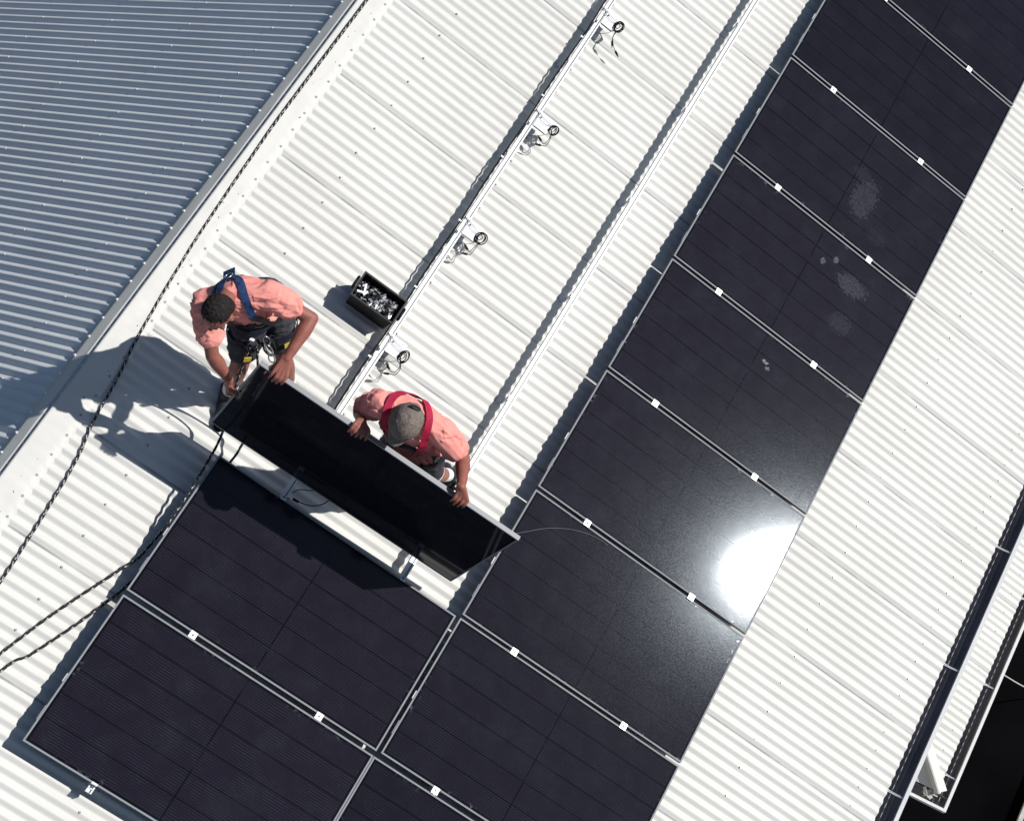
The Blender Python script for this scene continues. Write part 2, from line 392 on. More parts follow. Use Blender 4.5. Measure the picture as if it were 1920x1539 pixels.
# ------------------------------------------------------------------ gutters
def gutter(name, p0, p1, out_dir, width, depth, parent, strap_at=(), lipw=0.024, dash=False, phase=0.0490):
    """box gutter between two eave points (world), outer lip rolled and white"""
    p0, p1 = Vector(p0), Vector(p1); d = (p1 - p0).normalized(); o = Vector(out_dir).normalized(); L = (p1 - p0).length
    F = Matrix((o, d, Vector((0, 0, 1)))).transposed().to_4x4(); F.translation = p0
    bm = bmesh.new(); t = 0.004
    # floor, back, front (separate sheets 4 mm thick, butted)
    box(bm, (0, 0, -depth), (width, L, -depth + t), 0)
    box(bm, (0, 0, -depth + t), (t, L, -0.012), 0)
    box(bm, (width - t, 0, -depth + t), (width, L, 0.012), 1)
    box(bm, (width - t, -0.0, 0.012), (width + lipw, L, 0.024), 1)
    box(bm, (width, 0, -depth), (width + 0.003, L, 0.0115), 1)
    cyl(bm, (width * .62, 0.0, -depth + .012), (width * .62, L, -depth + .012), .010, n=8, mi=0)
    g = finish(bm, name, [M_gut, M_gutw])
    in_frame(g, F, parent)
    bm = bmesh.new()
    if dash:  # made-up strip: sunlight painted as white faces, dark faces join the dashes
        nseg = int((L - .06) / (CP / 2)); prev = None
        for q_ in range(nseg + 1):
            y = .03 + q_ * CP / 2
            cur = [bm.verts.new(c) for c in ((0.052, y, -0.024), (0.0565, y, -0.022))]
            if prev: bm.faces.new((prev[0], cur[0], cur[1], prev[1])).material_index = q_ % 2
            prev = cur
        gd = finish(bm, 'sun_dashes', [M_white, M_gut]); in_frame(gd, F, g)
        bm = bmesh.new()
    for s in strap_at:
        b2 = bmesh.new()
        tube(b2, catmull([(-0.035, s - .010, 0.012), (0.0, s - .008, 0.016), (0.03, s, 0.006), (width * .6, s, 0.0), (width - .006, s, 0.008)], 5), .0045, 6)
        tube(b2, catmull([(-0.030, s + .012, 0.012), (0.004, s + .010, 0.015), (0.035, s + .012, 0.002), (width * .6, s + .010, -0.004), (width - .006, s + .010, 0.004)], 5), .0035, 6)
        st = finish(b2, 'gutter_strap', [M_alu], smooth=True); in_frame(st, F, g)
    bm.free()
    return g
E0 = W((3.418, YA, ZR - 0.012)); E1 = W((3.418, YB, ZR - 0.012))
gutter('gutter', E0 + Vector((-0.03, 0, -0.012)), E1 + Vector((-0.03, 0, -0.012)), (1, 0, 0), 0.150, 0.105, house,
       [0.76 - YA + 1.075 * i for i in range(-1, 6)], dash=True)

# lower verandah roof with a hip at its near end
ver = house
ZL = -3.23
F_low = T4 @ Matrix.Translation((0, 0, ZL))
cor = W((5.653, 2.158, ZL))                # eave corner (world)
def clip_hip(bm):
    # keep the part on the ridge side of the hip plane (plan: 45 degrees through the corner)
    Mi = F_low.inverted(); n = Mi.to_3x3() @ Vector((1, 1, 0)).normalized() ; c = Mi @ cor
    nw = Vector((1, 1, 0)).normalized()     # going (-1,+1) along the hip; keep side with x + y greater
    n = (F_low.to_3x3().transposed() @ nw)
    bmesh.ops.bisect_plane(bm, geom=bm.verts[:] + bm.edges[:] + bm.faces[:], plane_co=c, plane_no=n, clear_inner=True)
low = roof_sheet('verandah_roof', 3.2, 5.665, cor.y - 0.2, YB, F_low, 0.62, 0.05, 2,
    [(5.55, 3, .0068), (4.95, 3, .0068), (4.2, 3, .0068)], house, clip=clip_hip)
# hip facet, hip cap
F_hip = Matrix.Translation(cor) @ Matrix.Rotation(-PITCH * 0, 4, 'X')
bm = bmesh.new()
tp = math.tan(PITCH); dd = 2.2
A = cor + Vector((0, 0, -0.004)); B = cor + Vector((-3.0, 0, -0.004)); Cc = cor + Vector((-dd, dd, dd * tp - 0.004)); D = cor + Vector((-3.0, dd, dd * tp - 0.004))
ns = 12
f = bm.faces.new([bm.verts.new(p) for p in (A, Cc, D, B)])
hf = finish(bm, 'verandah_roof', [M_roof]); in_frame(hf, Matrix.Identity(4), house)
bm = bmesh.new()
hd = Vector((-1, 1, tp)).normalized()
up_ = Vector((0, 0, 1))
for s_, (off, wd) in enumerate(((Vector((1, 0, 0)), 0.10), (Vector((0, -1, 0)), 0.035))):
    # flange lying on each facet
    if s_ == 0: e = Vector((1, 1, 0)).normalized() * wd; e.z = -(e.x) * tp
    else: e = Vector((-1, -1, 0)).normalized() * wd; e.z = -(-e.y) * tp
    a = cor + Vector((0, 0, 0.034)); b_ = a + hd * 3.0
    vs = [bm.verts.new(p) for p in (a - hd * 0.02, b_, b_ + e + Vector((0, 0, -.012)), a + e - hd * 0.02 + Vector((0, 0, -.012)))]
    bm.faces.new(vs).material_index = 0
tube(bm, [cor + Vector((0, 0, .036)) - hd * .03, cor + Vector((0, 0, .036)) + hd * 3.0], .022, 10)
hc = finish(bm, 'hip_cap', [M_cap]); in_frame(hc, Matrix.Identity(4), house)
eave = cor + Vector((0.0, 0, -0.03))
gut_out = 0.125
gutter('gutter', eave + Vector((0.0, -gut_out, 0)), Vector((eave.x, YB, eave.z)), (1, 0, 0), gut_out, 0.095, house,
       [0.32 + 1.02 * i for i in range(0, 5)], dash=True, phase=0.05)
g2 = gutter('gutter', eave + Vector((gut_out + .024, 0.0, 0.0015)), eave + Vector((-3.0, 0.0, 0)), (0, -1, 0), gut_out, 0.095, house)
bm = bmesh.new()                            # crumpled offcut of flashing in the corner
for i in range(5):
    c0 = cor + Vector((-0.02 - .02 * i, -0.035 - .012 * (i % 3), -0.03 + .004 * i))
    Mx = Matrix.Translation(c0) @ Matrix.Rotation(i * 1.3, 4, 'Z') @ Matrix.Rotation(.5 * (i - 2), 4, 'X')
    box(bm, (-.045, -.02, -.0015), (.045, .02, .0015), 0, Mx)
fo = finish(bm, 'flashing', [M_cap]); in_frame(fo, Matrix.Identity(4), house)
# walls
bm = bmesh.new()
ex = E0.x - 0.45
box(bm, (ex - 0.2, YA + .3, 0.0), (ex, YB - .3, E0.z - 0.12))
lx = cor.x - 0.5
wl = finish(bm, 'wall', [M_wall]); in_frame(wl, Matrix.Identity(4), house)
bm = bmesh.new()
box(bm, (ex + 0.004, cor.y + .5, 0.0), (lx, YB - .3, cor.z - 0.15))
wl = finish(bm, 'wall', [M_wall]); in_frame(wl, Matrix.Identity(4), house)
bm = bmesh.new()
box(bm, (-7.2, YA + .3, 0.0), (-7.0, YB - .3, 6.6))
wl = finish(bm, 'wall', [M_wall]); in_frame(wl, Matrix.Identity(4), house)

# thin pale wire running out from the lower gutter
bm = bmesh.new()
tube(bm, catmull([(3.785, 3.55, 2.79), (3.95, 3.70, 2.40), (4.10, 3.862, 2.0), (4.38, 4.41, .7), (4.6, 4.7, .15)], 8), .007, 6)
tag(finish(bm, 'stay_wire', [M_kerb], smooth=True), 'thin pale wire running out over the dark ground from the lower gutter', 'wire')

# ------------------------------------------------------------------ solar panels
ZB = -0.030
def make_panel(origin, glass=None):
    root = empty('solar_panel', origin)
    bm = bmesh.new(); fw = 0.011
    for a, b in (((0, 0), (LP, fw)), ((0, WP - fw), (LP, WP)), ((0, fw), (fw, WP - fw)), ((LP - fw, fw), (LP, WP - fw))):
        fs = box(bm, (a[0], a[1], ZB), (b[0], b[1], 0.0))
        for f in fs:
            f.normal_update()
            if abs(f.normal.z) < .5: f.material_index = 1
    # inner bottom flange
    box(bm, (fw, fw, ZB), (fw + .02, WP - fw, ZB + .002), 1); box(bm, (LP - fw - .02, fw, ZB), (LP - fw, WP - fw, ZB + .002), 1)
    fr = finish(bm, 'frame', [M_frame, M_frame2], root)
    bm = bmesh.new()
    box(bm, (fw - .001, fw - .001, -0.0085), (LP - fw + .001, WP - fw + .001, -0.0025))
    for f in bm.faces:
        f.material_index = 0 if f.calc_center_median().z > -.003 else 1
    finish(bm, 'glass', [glass or M_glass, M_back], root)
    return root
def add_stickers(root, spots):
    for (y0, y1, tone) in spots:
        bm = bmesh.new(); wq = .008 if tone else .006
        box(bm, (-wq, y0, -.0045), (-.0003, y1, -.0030)); box(bm, (-.0022, y0, -.026), (-.0004, y1, -.0046))
        if 0: box(bm, (.0002, y0 + .004, .0003), (.0095, y1 - .004, .0016))
        finish(bm, 'edge_clip', [M_clip if tone else M_frame], root)
def place(root, origin, rx=0.0, ry=0.0):
    root.matrix_world = T4 @ Matrix.Translation(Vector(origin)) @ Matrix.Rotation(math.radians(rx), 4, 'X') @ Matrix.Rotation(math.radians(ry), 4, 'Y')
def copy_tree(o, parent=None):
    c = o.copy(); C.objects.link(c)
    if parent: c.parent = parent
    for ch in o.children: copy_tree(ch, c)
    return c
proto = make_panel((0, GP, 0))
add_stickers(proto, [(0.395, 0.450, 1), (0.14, 0.235, 0)])
GR = 'black solar panels laid in a long row down the roof'
labels = {
 6: 'black solar panel in the top right corner, uppermost of the long row',
 5: 'second black solar panel from the top of the long row',
 4: 'black solar panel of the long row with a big rubbed dusty oval near its middle',
 3: 'black solar panel with two pale hand prints side by side and a hatched smudge',
 2: 'black solar panel with two tiny pale spots near its middle, above the glare',
 1: 'black solar panel whose far end is washed out by white sun glare',
 0: 'black solar panel of the long row just below the glaring one',
 -1: 'black solar panel at the near end of the long row, beside the shadowed panel',
}
# per-panel tilts of a fraction of a degree, as any real row has
tilts = {6: (.05, .03), 5: (-.04, .06), 4: (.03, -.02), 3: (.0, .05), 2: (.05, -.02), 1: (-.02, -.04), 0: (-.20, .02), -1: (.12, .05)}
spots_for = {
 4: [(1.065, .40, .12, .20, .22), (.96, .58, .09, .06, .10), (1.30, .20, .10, .08, .08)],
 3: [(1.31, .735, .15, .09, .26), (1.01, .76, .027, .030, .55), (1.10, .835, .027, .030, .55), (1.37, .41, .11, .09, .13)],
 2: [(.99, .79, .032, .018, .55), (1.03, .755, .024, .018, .55)],
}
panels = {}
for k in range(-1, 7):
    r = proto if k == -1 else copy_tree(proto)
    place(r, (0, k * PP + GP, 0), *tilts[k])
    if k in spots_for:
        gm = glass_material('panel_glass_marked', spots_for[k])
        for ch in r.children:
            if ch.name.startswith('glass'):
                ch.data = ch.data.copy(); ch.data.materials[0] = gm
    tag(r, labels[k], 'solar panel', GR); panels[k] = r
GL = 'black solar panels of the lower left block'
XL = -0.030 - LP
for nm, org, lab in (('a', (XL, -PP - .006 + GP, 0), 'black solar panel half covered by the sharp dark shadow of the lifted panel'),
                 ('b', (XL, -2 * PP - .006 + GP - .008, 0), 'black solar panel in the lower left corner, silver end bracket on its bottom edge'),
                 ('c', (-0.026, -2 * PP - .014 + GP, 0), 'black solar panel at the bottom centre edge, butted against its left neighbour')):
    r = copy_tree(proto); place(r, org, 0.04 if nm == 'b' else -.03, .03)
    tag(r, lab, 'solar panel', GL)

# the lifted panel
TLc = Vector((-1.997, .234, 1.075)); eu = Vector((1, .017, -.009)).normalized()
ev = Vector((-.008, -.134, -.991)); ev = (ev - eu * ev.dot(eu)).normalized(); en = eu.cross(ev)
held = copy_tree(proto)
# local x -> eu, local y -> -ev (up), local z -> facing the camera side
hz = eu.cross(-ev)
F = Matrix((eu, -ev, hz)).transposed().to_4x4(); F.translation = TLc + ev * WP
held.matrix_world = T4 @ F
tag(held, 'black solar panel held up on its long edge by the two workers', 'solar panel')
for ch in list(held.children):
    if ch.name.startswith('edge_clip'): bpy.data.objects.remove(ch)
bm = bmesh.new(); box(bm, (.80, .86, -.026), (1.0, .95, -.010)); finish(bm, 'junction_box', [M_rubber], held)
def Ph(u, v, w_=0.0): return TLc + eu * u + ev * v + en * w_
M_framelit = mat('anodised_frame_side_lit', (0.20, 0.205, 0.215), 0.5, 0.2)  # sunlit copy of the dark frame sides, the light put into the colour
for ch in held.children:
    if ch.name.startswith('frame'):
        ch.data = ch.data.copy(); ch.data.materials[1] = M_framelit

# ------------------------------------------------------------------ rails with feet and clamps
def rail(x, y0, y1, clamps, ends, label, foot_phase):
    root = empty('mounting_rail', (x, y0, ZB)); L = y1 - y0; hw, h = 0.020, 0.040
    bm = bmesh.new()
    box(bm, (-hw, 0, -h), (hw, L, -0.006)); box(bm, (-hw, 0, -0.006), (0.002, L, 0)); box(bm, (0.010, 0, -0.006), (hw, L, 0)); box(bm, (0.002, 0.001, -0.0055), (0.010, L - .001, -0.0045), 1)
    box(bm, (-hw - .003, 0, -h * .62), (-hw, L, -h * .5))
    finish(bm, 'rail_beam', [M_alu, M_slot], root)
    y = foot_phase - y0
    while y < L:
        if y > 0.02:
            bm = bmesh.new()
            top = ZR - ZB
            box(bm, (-hw - .006, y - .02, top + .001), (-hw - .0005, y + .02, -.006))
            box(bm, (-hw - .045, y - .02, top - .003), (-hw - .0065, y + .02, top + .003))
            box(bm, (-hw - .012, y - .006, -.030), (-hw - .0065, y + .006, -.018), 1)
            finish(bm, 'mounting_foot', [M_alu, M_slot], root, bevel=.0008)
        y += 0.9096
    for yc in clamps:
        bm = bmesh.new(); zt = -ZB
        box(bm, (-.023, yc - y0 - .023, zt + .0006), (.023, yc - y0 + .023, zt + .0046))
        box(bm, (-.021, yc - y0 - .0085, 0.001), (-.001, yc - y0 - .0055, zt + .0004)); box(bm, (-.018, yc - y0 + .0055, 0.001), (.018, yc - y0 + .0085, zt + .0004))
        cyl(bm, (0, yc - y0, zt + .0046), (0, yc - y0, zt + .010), .0055, .0050, 10, 1)
        finish(bm, 'module_clamp', [M_alu, M_slot], root)
    for yc, sg in ends:
        bm = bmesh.new(); zt = -ZB; yy = yc - y0
        a, b = sorted((yy + .001 * sg, yy - .010 * sg))
        box(bm, (-.019, a, zt + .0006), (.019, b, zt + .0036))
        a, b = sorted((yy + .001 * sg, yy + .004 * sg)); box(bm, (-.019, a, .001), (.019, b, zt + .0005))
        a, b = sorted((yy + .0045 * sg, yy + .030 * sg)); box(bm, (-.019, a, .001), (-.011, b, .004)); box(bm, (.011, a, .001), (.019, b, .004)); 
        a, b = sorted((yy + .024 * sg, yy + .030 * sg)); box(bm, (-.0105, a, .001), (.0105, b, .004))
        cyl(bm, (0, yy + .015 * sg, .002), (0, yy + .015 * sg, .016), .006, n=8, mi=1)
        finish(bm, 'end_clamp', [M_alu, M_slot], root)
    tag(root, label, 'mounting rail', 'aluminium mounting rails under the panels')
    return root
GY = [k * PP for k in range(-1, 7)]
yl = -1.03 - .006
rail(-1.368, -2.115, 8.2, [yl], [(-2 * PP - .0015, -1), (-.0185, 1)], 'white aluminium rail carrying the four cable modules, empty above the lifted panel', 0.25)
rail(-0.452, -2.115, 8.2, [yl], [(-.0185, 1)], 'bare aluminium rail running between the module rail and the long row of panels', 0.55)
rail(0.425, -1.30, 8.2, GY, [], 'aluminium rail mostly hidden beneath the left half of the long panel row', 0.3)
rail(1.330, -1.30, 8.2, GY, [], 'aluminium rail mostly hidden beneath the right half of the long panel row', 0.3)

# trunk cable clipped along the side of the module rail
tc_ = empty('trunk_cable', (-1.405, 0.0, -.055))
bm = bmesh.new(); P_ = [Vector((.004 * math.sin(i * .9) , .30 + i * .13, .006 * math.sin(i * 1.7))) for i in range(60)]
tube(bm, catmull(P_, 3), .0062, 6); finish(bm, 'cable', [M_rubber], tc_)
for i in range(13):
    bm = bmesh.new(); y = .52 + i * .6; box(bm, (-.011, y - .006, -.010), (.016, y + .006, .010)); finish(bm, 'cable_clip', [M_alu], tc_, bevel=.002)
tag(tc_, 'black trunk cable clipped along the upslope side of the module rail', 'cable')

# ------------------------------------------------------------------ optimiser modules on the rail
def optimiser(y, label, tail, seed):
    """silver module clipped to the rail with a coil of cable on its outer end; origin on the rail"""
    root = empty('power_optimiser', (-1.368, y, ZB)); rnd = random.Random(seed)
    bm = bmesh.new()
    box(bm, (.016, -.052, .004), (.128, .074, .008)); box(bm, (-.019, .058, .001), (.017, .078, .004))
    box(bm, (.024, -.047, -.016), (.120, .068, .0035), 1)
    cyl(bm, (.036, .034, .008), (.036, .034, .014), .006, .006, 8, 1); cyl(bm, (.10, .054, .008), (.10, .054, .011), .003, .003, 8, 1)
    finish(bm, 'module_case', [M_white, M_back], root, bevel=.0007)
    bm = bmesh.new(); box(bm, (-.0205, -.075, .001), (-.008, -.055, .009)); finish(bm, 'clip', [M_slot], root)
    bm = bmesh.new()
    cx, cy = .150 + rnd.uniform(-.008, .010), -.006 + rnd.uniform(-.014, .012)
    pts = []; turns = 5; ry_, rx_ = rnd.uniform(.038, .050), rnd.uniform(.024, .034); ph_ = rnd.uniform(0, 6)
    for i in range(turns * 18):
        t = 2 * math.pi * i / 18; wob = .005 * math.sin(i * .23 + seed * 2.1)
        pts.append(Vector((cx + (rx_ + wob) * math.cos(t) + .006 * math.sin(i * .11 + ph_), cy + (ry_ + wob) * math.sin(t) + .005 * math.cos(i * .07 + ph_), .012 + .0035 * (i / 18) + .01 * math.cos(t))))
    tube(bm, pts, .0033, 5)
    tube(bm, catmull([(cx - .02, cy + .03, .02), (cx - .028, cy - .01, .03), (cx - .006, cy - .02, .022), (cx + .004, cy + .012, .026), (cx - .02, cy + .02, .03)], 6), .003, 5)
    finish(bm, 'cable_coil', [M_rubber], root)
    for cur in tail:
        bm = bmesh.new()
        P = catmull([Vector(p) + Vector((cx, cy, 0)) for p in cur], 6); tube(bm, P, .0026, 5)
        o = finish(bm, 'cable_lead', [M_rubber], root)
        d = (P[-1] - P[-3]).normalized(); b2 = bmesh.new()
        cyl(b2, P[-1] - d * .004, P[-1] + d * .030, .0075, .0075, 8); cyl(b2, P[-1] + d * .030, P[-1] + d * .044, .0045, .0035, 8); cyl(b2, P[-1] + d * .008, P[-1] + d * .014, .0090, .0090, 8)
        finish(b2, 'connector', [M_rubber], o)
    bm = bmesh.new()                       # thin leads from the coil back to the rail
    tube(bm, catmull([(cx - .02, cy + .03, .016), (.09, .030, .020), (.04, .044, .016), (-.012, .062, .012), (-.03, .05, -.01)], 6), .0017, 5)
    tube(bm, catmull([(cx - .026, cy + .02, .016), (.08, .004, .018), (.02, .024, .016), (-.012, .058, .014), (-.028, .07, -.006)], 6), .0017, 5)
    tube(bm, catmull([(cx - .02, cy - .045, .012), (.09, -.085, -.02), (.02, -.12, -.05), (-.018, -.155, .004), (-.03, -.17, -.02)], 6), .0017, 5)
    finish(bm, 'cable_lead', [M_rubber], root)
    tag(root, label, 'cable module', 'silver cable modules clipped along the rail')
fold = lambda a, b: [[(0, -.045, .012), (.006 + a, -.075, .012), (.0 + b, -.118, .006), (-.015, -.128, .004), (-.035, -.120, .004)], [(.006, -.043, .012), (.016 + a, -.08, .008), (.014 + b, -.125, .0), (-.002, -.140, .0), (-.02, -.15, .0)]]
optimiser(4.355, 'silver module topmost on the rail, its long loose lead ending in a plug', [[(0, -.045, .012), (.0, -.075, .01), (.012, -.105, .006), (.05, -.14, -.01), (.082, -.155, -.02)], [(.006, -.045, .012), (.002, -.07, .01), (.01, -.10, .0), (.02, -.112, -.01)]], 1)
optimiser(3.315, 'silver module second from the top of the rail, two plugs hanging folded under its coil', fold(.0, .0), 2)
optimiser(2.290, 'silver module third from the top of the rail, plugs drooping close to the rail', fold(-.01, -.012), 3)
optimiser(1.255, 'silver module lowest on the rail, between the black box and the worker in the cap', fold(.01, .006), 4)

# ------------------------------------------------------------------ parts crate
def crate():
    x0, x1, y0, y1 = -1.735, -1.412, 1.365, 1.545; zb, zt = ZR + .001, .050
    root = empty('parts_crate', ((x0 + x1) / 2, (y0 + y1) / 2, zb)); H = zt - zb
    hx, hy = (x1 - x0) / 2, (y1 - y0) / 2; t = .004; tp = .012
    bm = bmesh.new()
    def ring(z, ox, oy): return [bm.verts.new(p) for p in ((-ox, -oy, z), (ox, -oy, z), (ox, oy, z), (-ox, oy, z))]
    lv = [ring(0, hx - tp, hy - tp), ring(H - .004, hx, hy), ring(H - .004, hx + .009, hy + .009), ring(H, hx + .009, hy + .009), ring(H, hx - .003, hy - .003), ring(.004, hx - tp - t, hy - tp - t)]
    for a, b in zip(lv, lv[1:]):
        for i in range(4): bm.faces.new((a[i], a[(i + 1) % 4], b[(i + 1) % 4], b[i]))
    bm.faces.new(lv[0][::-1]); bm.faces.new(lv[-1])
    finish(bm, 'crate_body', [M_plastic], root, bevel=.0025)
    for sx in (-1, 1):                     # side handles
        bm = bmesh.new(); lo, hi = sorted((sx * (hx + .0095), sx * (hx + .030)))
        box(bm, (lo, -.052, H - .030), (hi, .052, H - .002)); bmesh.ops.bevel(bm, geom=bm.edges[:], offset=.006, segments=3, affect='EDGES')
        finish(bm, 'handle', [M_plastic], root, smooth=True)
    bm = bmesh.new(); box(bm, (-.022, -hy - .004, H - .035), (.022, -hy + .0005, H - .028)); finish(bm, 'grip_slot', [M_back], root)
    tag(root, 'black plastic crate full of small metal fittings, standing by the rail above the cap wearer', 'crate')
    bm = bmesh.new(); rnd = random.Random(11)
    for i in range(260):
        px, py = rnd.uniform(-hx + .025, hx - .025), rnd.uniform(-hy + .022, hy - .022)
        u = px / hx; top = H - .030 - .018 * u * u - .03 * max(0, py / hy)
        z = top - rnd.uniform(0, .028)
        Mx = Matrix.Translation((px, py, z)) @ Matrix.Rotation(rnd.uniform(0, 6.3), 4, 'Z') @ Matrix.Rotation(rnd.gauss(0, .5), 4, 'X') @ Matrix.Rotation(rnd.gauss(0, .5), 4, 'Y')
        mi = rnd.choice((0, 0, 1, 1, 1)); s = rnd.uniform(.7, 1.1)
        L_, w_ = .020 * s, .008 * s
        kind_ = rnd.random()
        if kind_ < .6:                     # small Z / L shaped clamps
            box(bm, (-L_, -w_, 0), (L_ * .2, w_, .0025), mi, Mx); box(bm, (L_ * .2, -w_, -.014), (L_ * .2 + .0025, w_, .0025), mi, Mx)
            if kind_ < .3: box(bm, (L_ * .2, -w_, -.0165), (L_, w_, -.014), mi, Mx)
        else:
            cyl(bm, Mx @ Vector((-L_, 0, 0)), Mx @ Vector((L_ * .7, 0, 0)), .003, n=6, mi=mi); cyl(bm, Mx @ Vector((L_ * .7, 0, 0)), Mx @ Vector((L_, 0, 0)), .006, n=6, mi=mi)
    for i, (px, py, rz, L_) in enumerate(((-.105, .0, 1.9, .034), (-.122, -.034, .35, .022), (-.088, -.022, 1.2, .02))):
        Mx = Matrix.Translation((px, py, H - .022)) @ Matrix.Rotation(rz, 4, 'Z'); box(bm, (-L_, -.007, 0), (L_, .007, .004), 2, Mx)
    # floor of the heap
    box(bm, (-hx + .022, -hy + .02, .03), (hx - .022, hy - .02, H - .095), 1)
    hp = finish(bm, 'fittings_heap', [M_bits, M_bits2, M_white]); hp.matrix_world = root.matrix_world.copy()
    tag(hp, 'jumbled heap of silver and black metal clamps filling the crate', 'metal fittings', kind='stuff')
crate()

# ------------------------------------------------------------------ ropes
def rope(name, pts, label, r=.0082, rn=1, parent=None, step=.0065):
    P = catmull(pts, 10); D = [P[0]]
    acc = 0.0                               # resample evenly
    out = [P[0]]; i = 1; cur = P[0].copy(); left = step
    for a, b in zip(P, P[1:]):
        seg = (b - a).length; t = left
        while t < seg: out.append(a.lerp(b, t / seg)); t += step
        left = t - seg
    org = out[len(out) // 2].copy()
    bm = bmesh.new(); rnd = random.Random(rn)
    def pat(i, k): return 1 if ((i + 2 * k) % 8 < 2 and ((i // 4 + k) % 2 == 0)) or ((i - 2 * k) % 12 < 2 and k % 2 == 1) else 0
    Q = [p - org + Vector((noise.noise(p * 9) * .0015, noise.noise(p * 9 + Vector((5, 5, 5))) * .0015, 0)) for p in out]
    tube(bm, Q, r, 8, radii=[r * (1 + .045 * math.sin(i * .8)) for i in range(len(Q))], pattern=pat)
    o = finish(bm, name, [M_ropeb, M_ropew], parent)
    for f in o.data.polygons: f.use_smooth = True
    if not parent: o.matrix_world = T4 @ Matrix.Translation(org)
    tag(o, label, 'rope', 'black and white flecked safety ropes')
    return o
zc = ZR + .012
rope('safety_rope', [(-2.765, 6.5, zc + .030), (-2.765, 4.5, zc + .028), (-2.766, 3.299, zc + .024), (-2.769, 2.308, zc + .016), (-2.765, 2.005, zc + .012), (-2.749, 1.526, zc + .006), (-2.722, .99, zc + .002), (-2.662, .373, zc), (-2.615, .088, zc),
     (-2.572, -.257, zc), (-2.526, -.468, zc), (-2.498, -.729, zc), (-2.477, -1.028, zc), (-2.46, -1.363, zc), (-2.44, -2.2, zc)],
     'flecked safety rope lying along the ridge flashing for its whole length')
rope('safety_rope', [(-2.50, -2.6, ZR + .009), (-2.225, -1.71, ZR + .009), (-2.109, -1.355, ZR + .010), (-2.008, -1.098, ZR + .012), (-1.925, -.893, ZR + .02), (-1.885, -.79, ZR + .035), (-1.866, -.60, -.05), (-1.864, -.469, -.015), (-1.872, -.229, .012), (-1.895, .03, .05), (-1.95, .20, .14), (-2.03, .33, .40), (-2.09, .42, .74)],
     'flecked rope from the left edge running up beside the shaded panel to the bareheaded worker', rn=2)
rope('safety_rope', [(-2.42, -2.7, ZR + .009), (-2.167, -1.793, ZR + .009), (-2.077, -1.614, ZR + .009), (-1.956, -1.312, ZR + .010), (-1.894, -1.13, ZR + .012), (-1.855, -1.0, ZR + .018), (-1.82, -.8, ZR + .022), (-1.79, -.4, ZR + .022), (-1.762, -.02, -.06), (-1.762, .10, -.02), (-1.80, .26, .10), (-1.95, .40, .45), (-2.06, .44, .74)],
     'flecked safety rope lowest at the left edge, passing under the corner of the panel', rn=3)

# loose lead at the free end of the rail
bm = bmesh.new()
tube(bm, catmull([(-1.30, .035, -.07), (-1.27, .04, -.07), (-1.20, .055, -.055), (-1.14, .10, -.02), (-1.12, .16, .05), (-1.13, .19, .2)], 6), .004, 6)
tube(bm, catmull([(-1.335, .06, -.05), (-1.31, .10, -.04), (-1.25, .13, -.02), (-1.18, .17, .05), (-1.14, .20, .2)], 6), .003, 6)
cyl(bm, (-1.31, .035, -.07), (-1.27, .038, -.07), .009, n=8)
lead = finish(bm, 'cable_lead', [M_rubber], None, T4)
org = Vector((-1.25, .06, -.06)); lead.data.transform(Matrix.Translation(-org)); lead.matrix_world = T4 @ Matrix.Translation(org)
tag(lead, 'short black plug lead curving out from beneath the lifted panel', 'cable')

bm = bmesh.new()
tube(bm, catmull([V_ - Vector((.3, .85, 0)) for V_ in map(Vector, ((.014, .653, .006), (.097, .736, .004), (.213, .842, .003), (.362, .931, .003), (.516, .980, .003), (.627, .985, .003)))], 8), .0011, 5)
th_ = finish(bm, 'thread', [mat('pale_thread', (.22, .23, .25), .7)], None, T4 @ Matrix.Translation((.3, .85, 0)))
tag(th_, 'fine pale thread curving over the glass beside the lifted panel\'s right corner', 'thread')

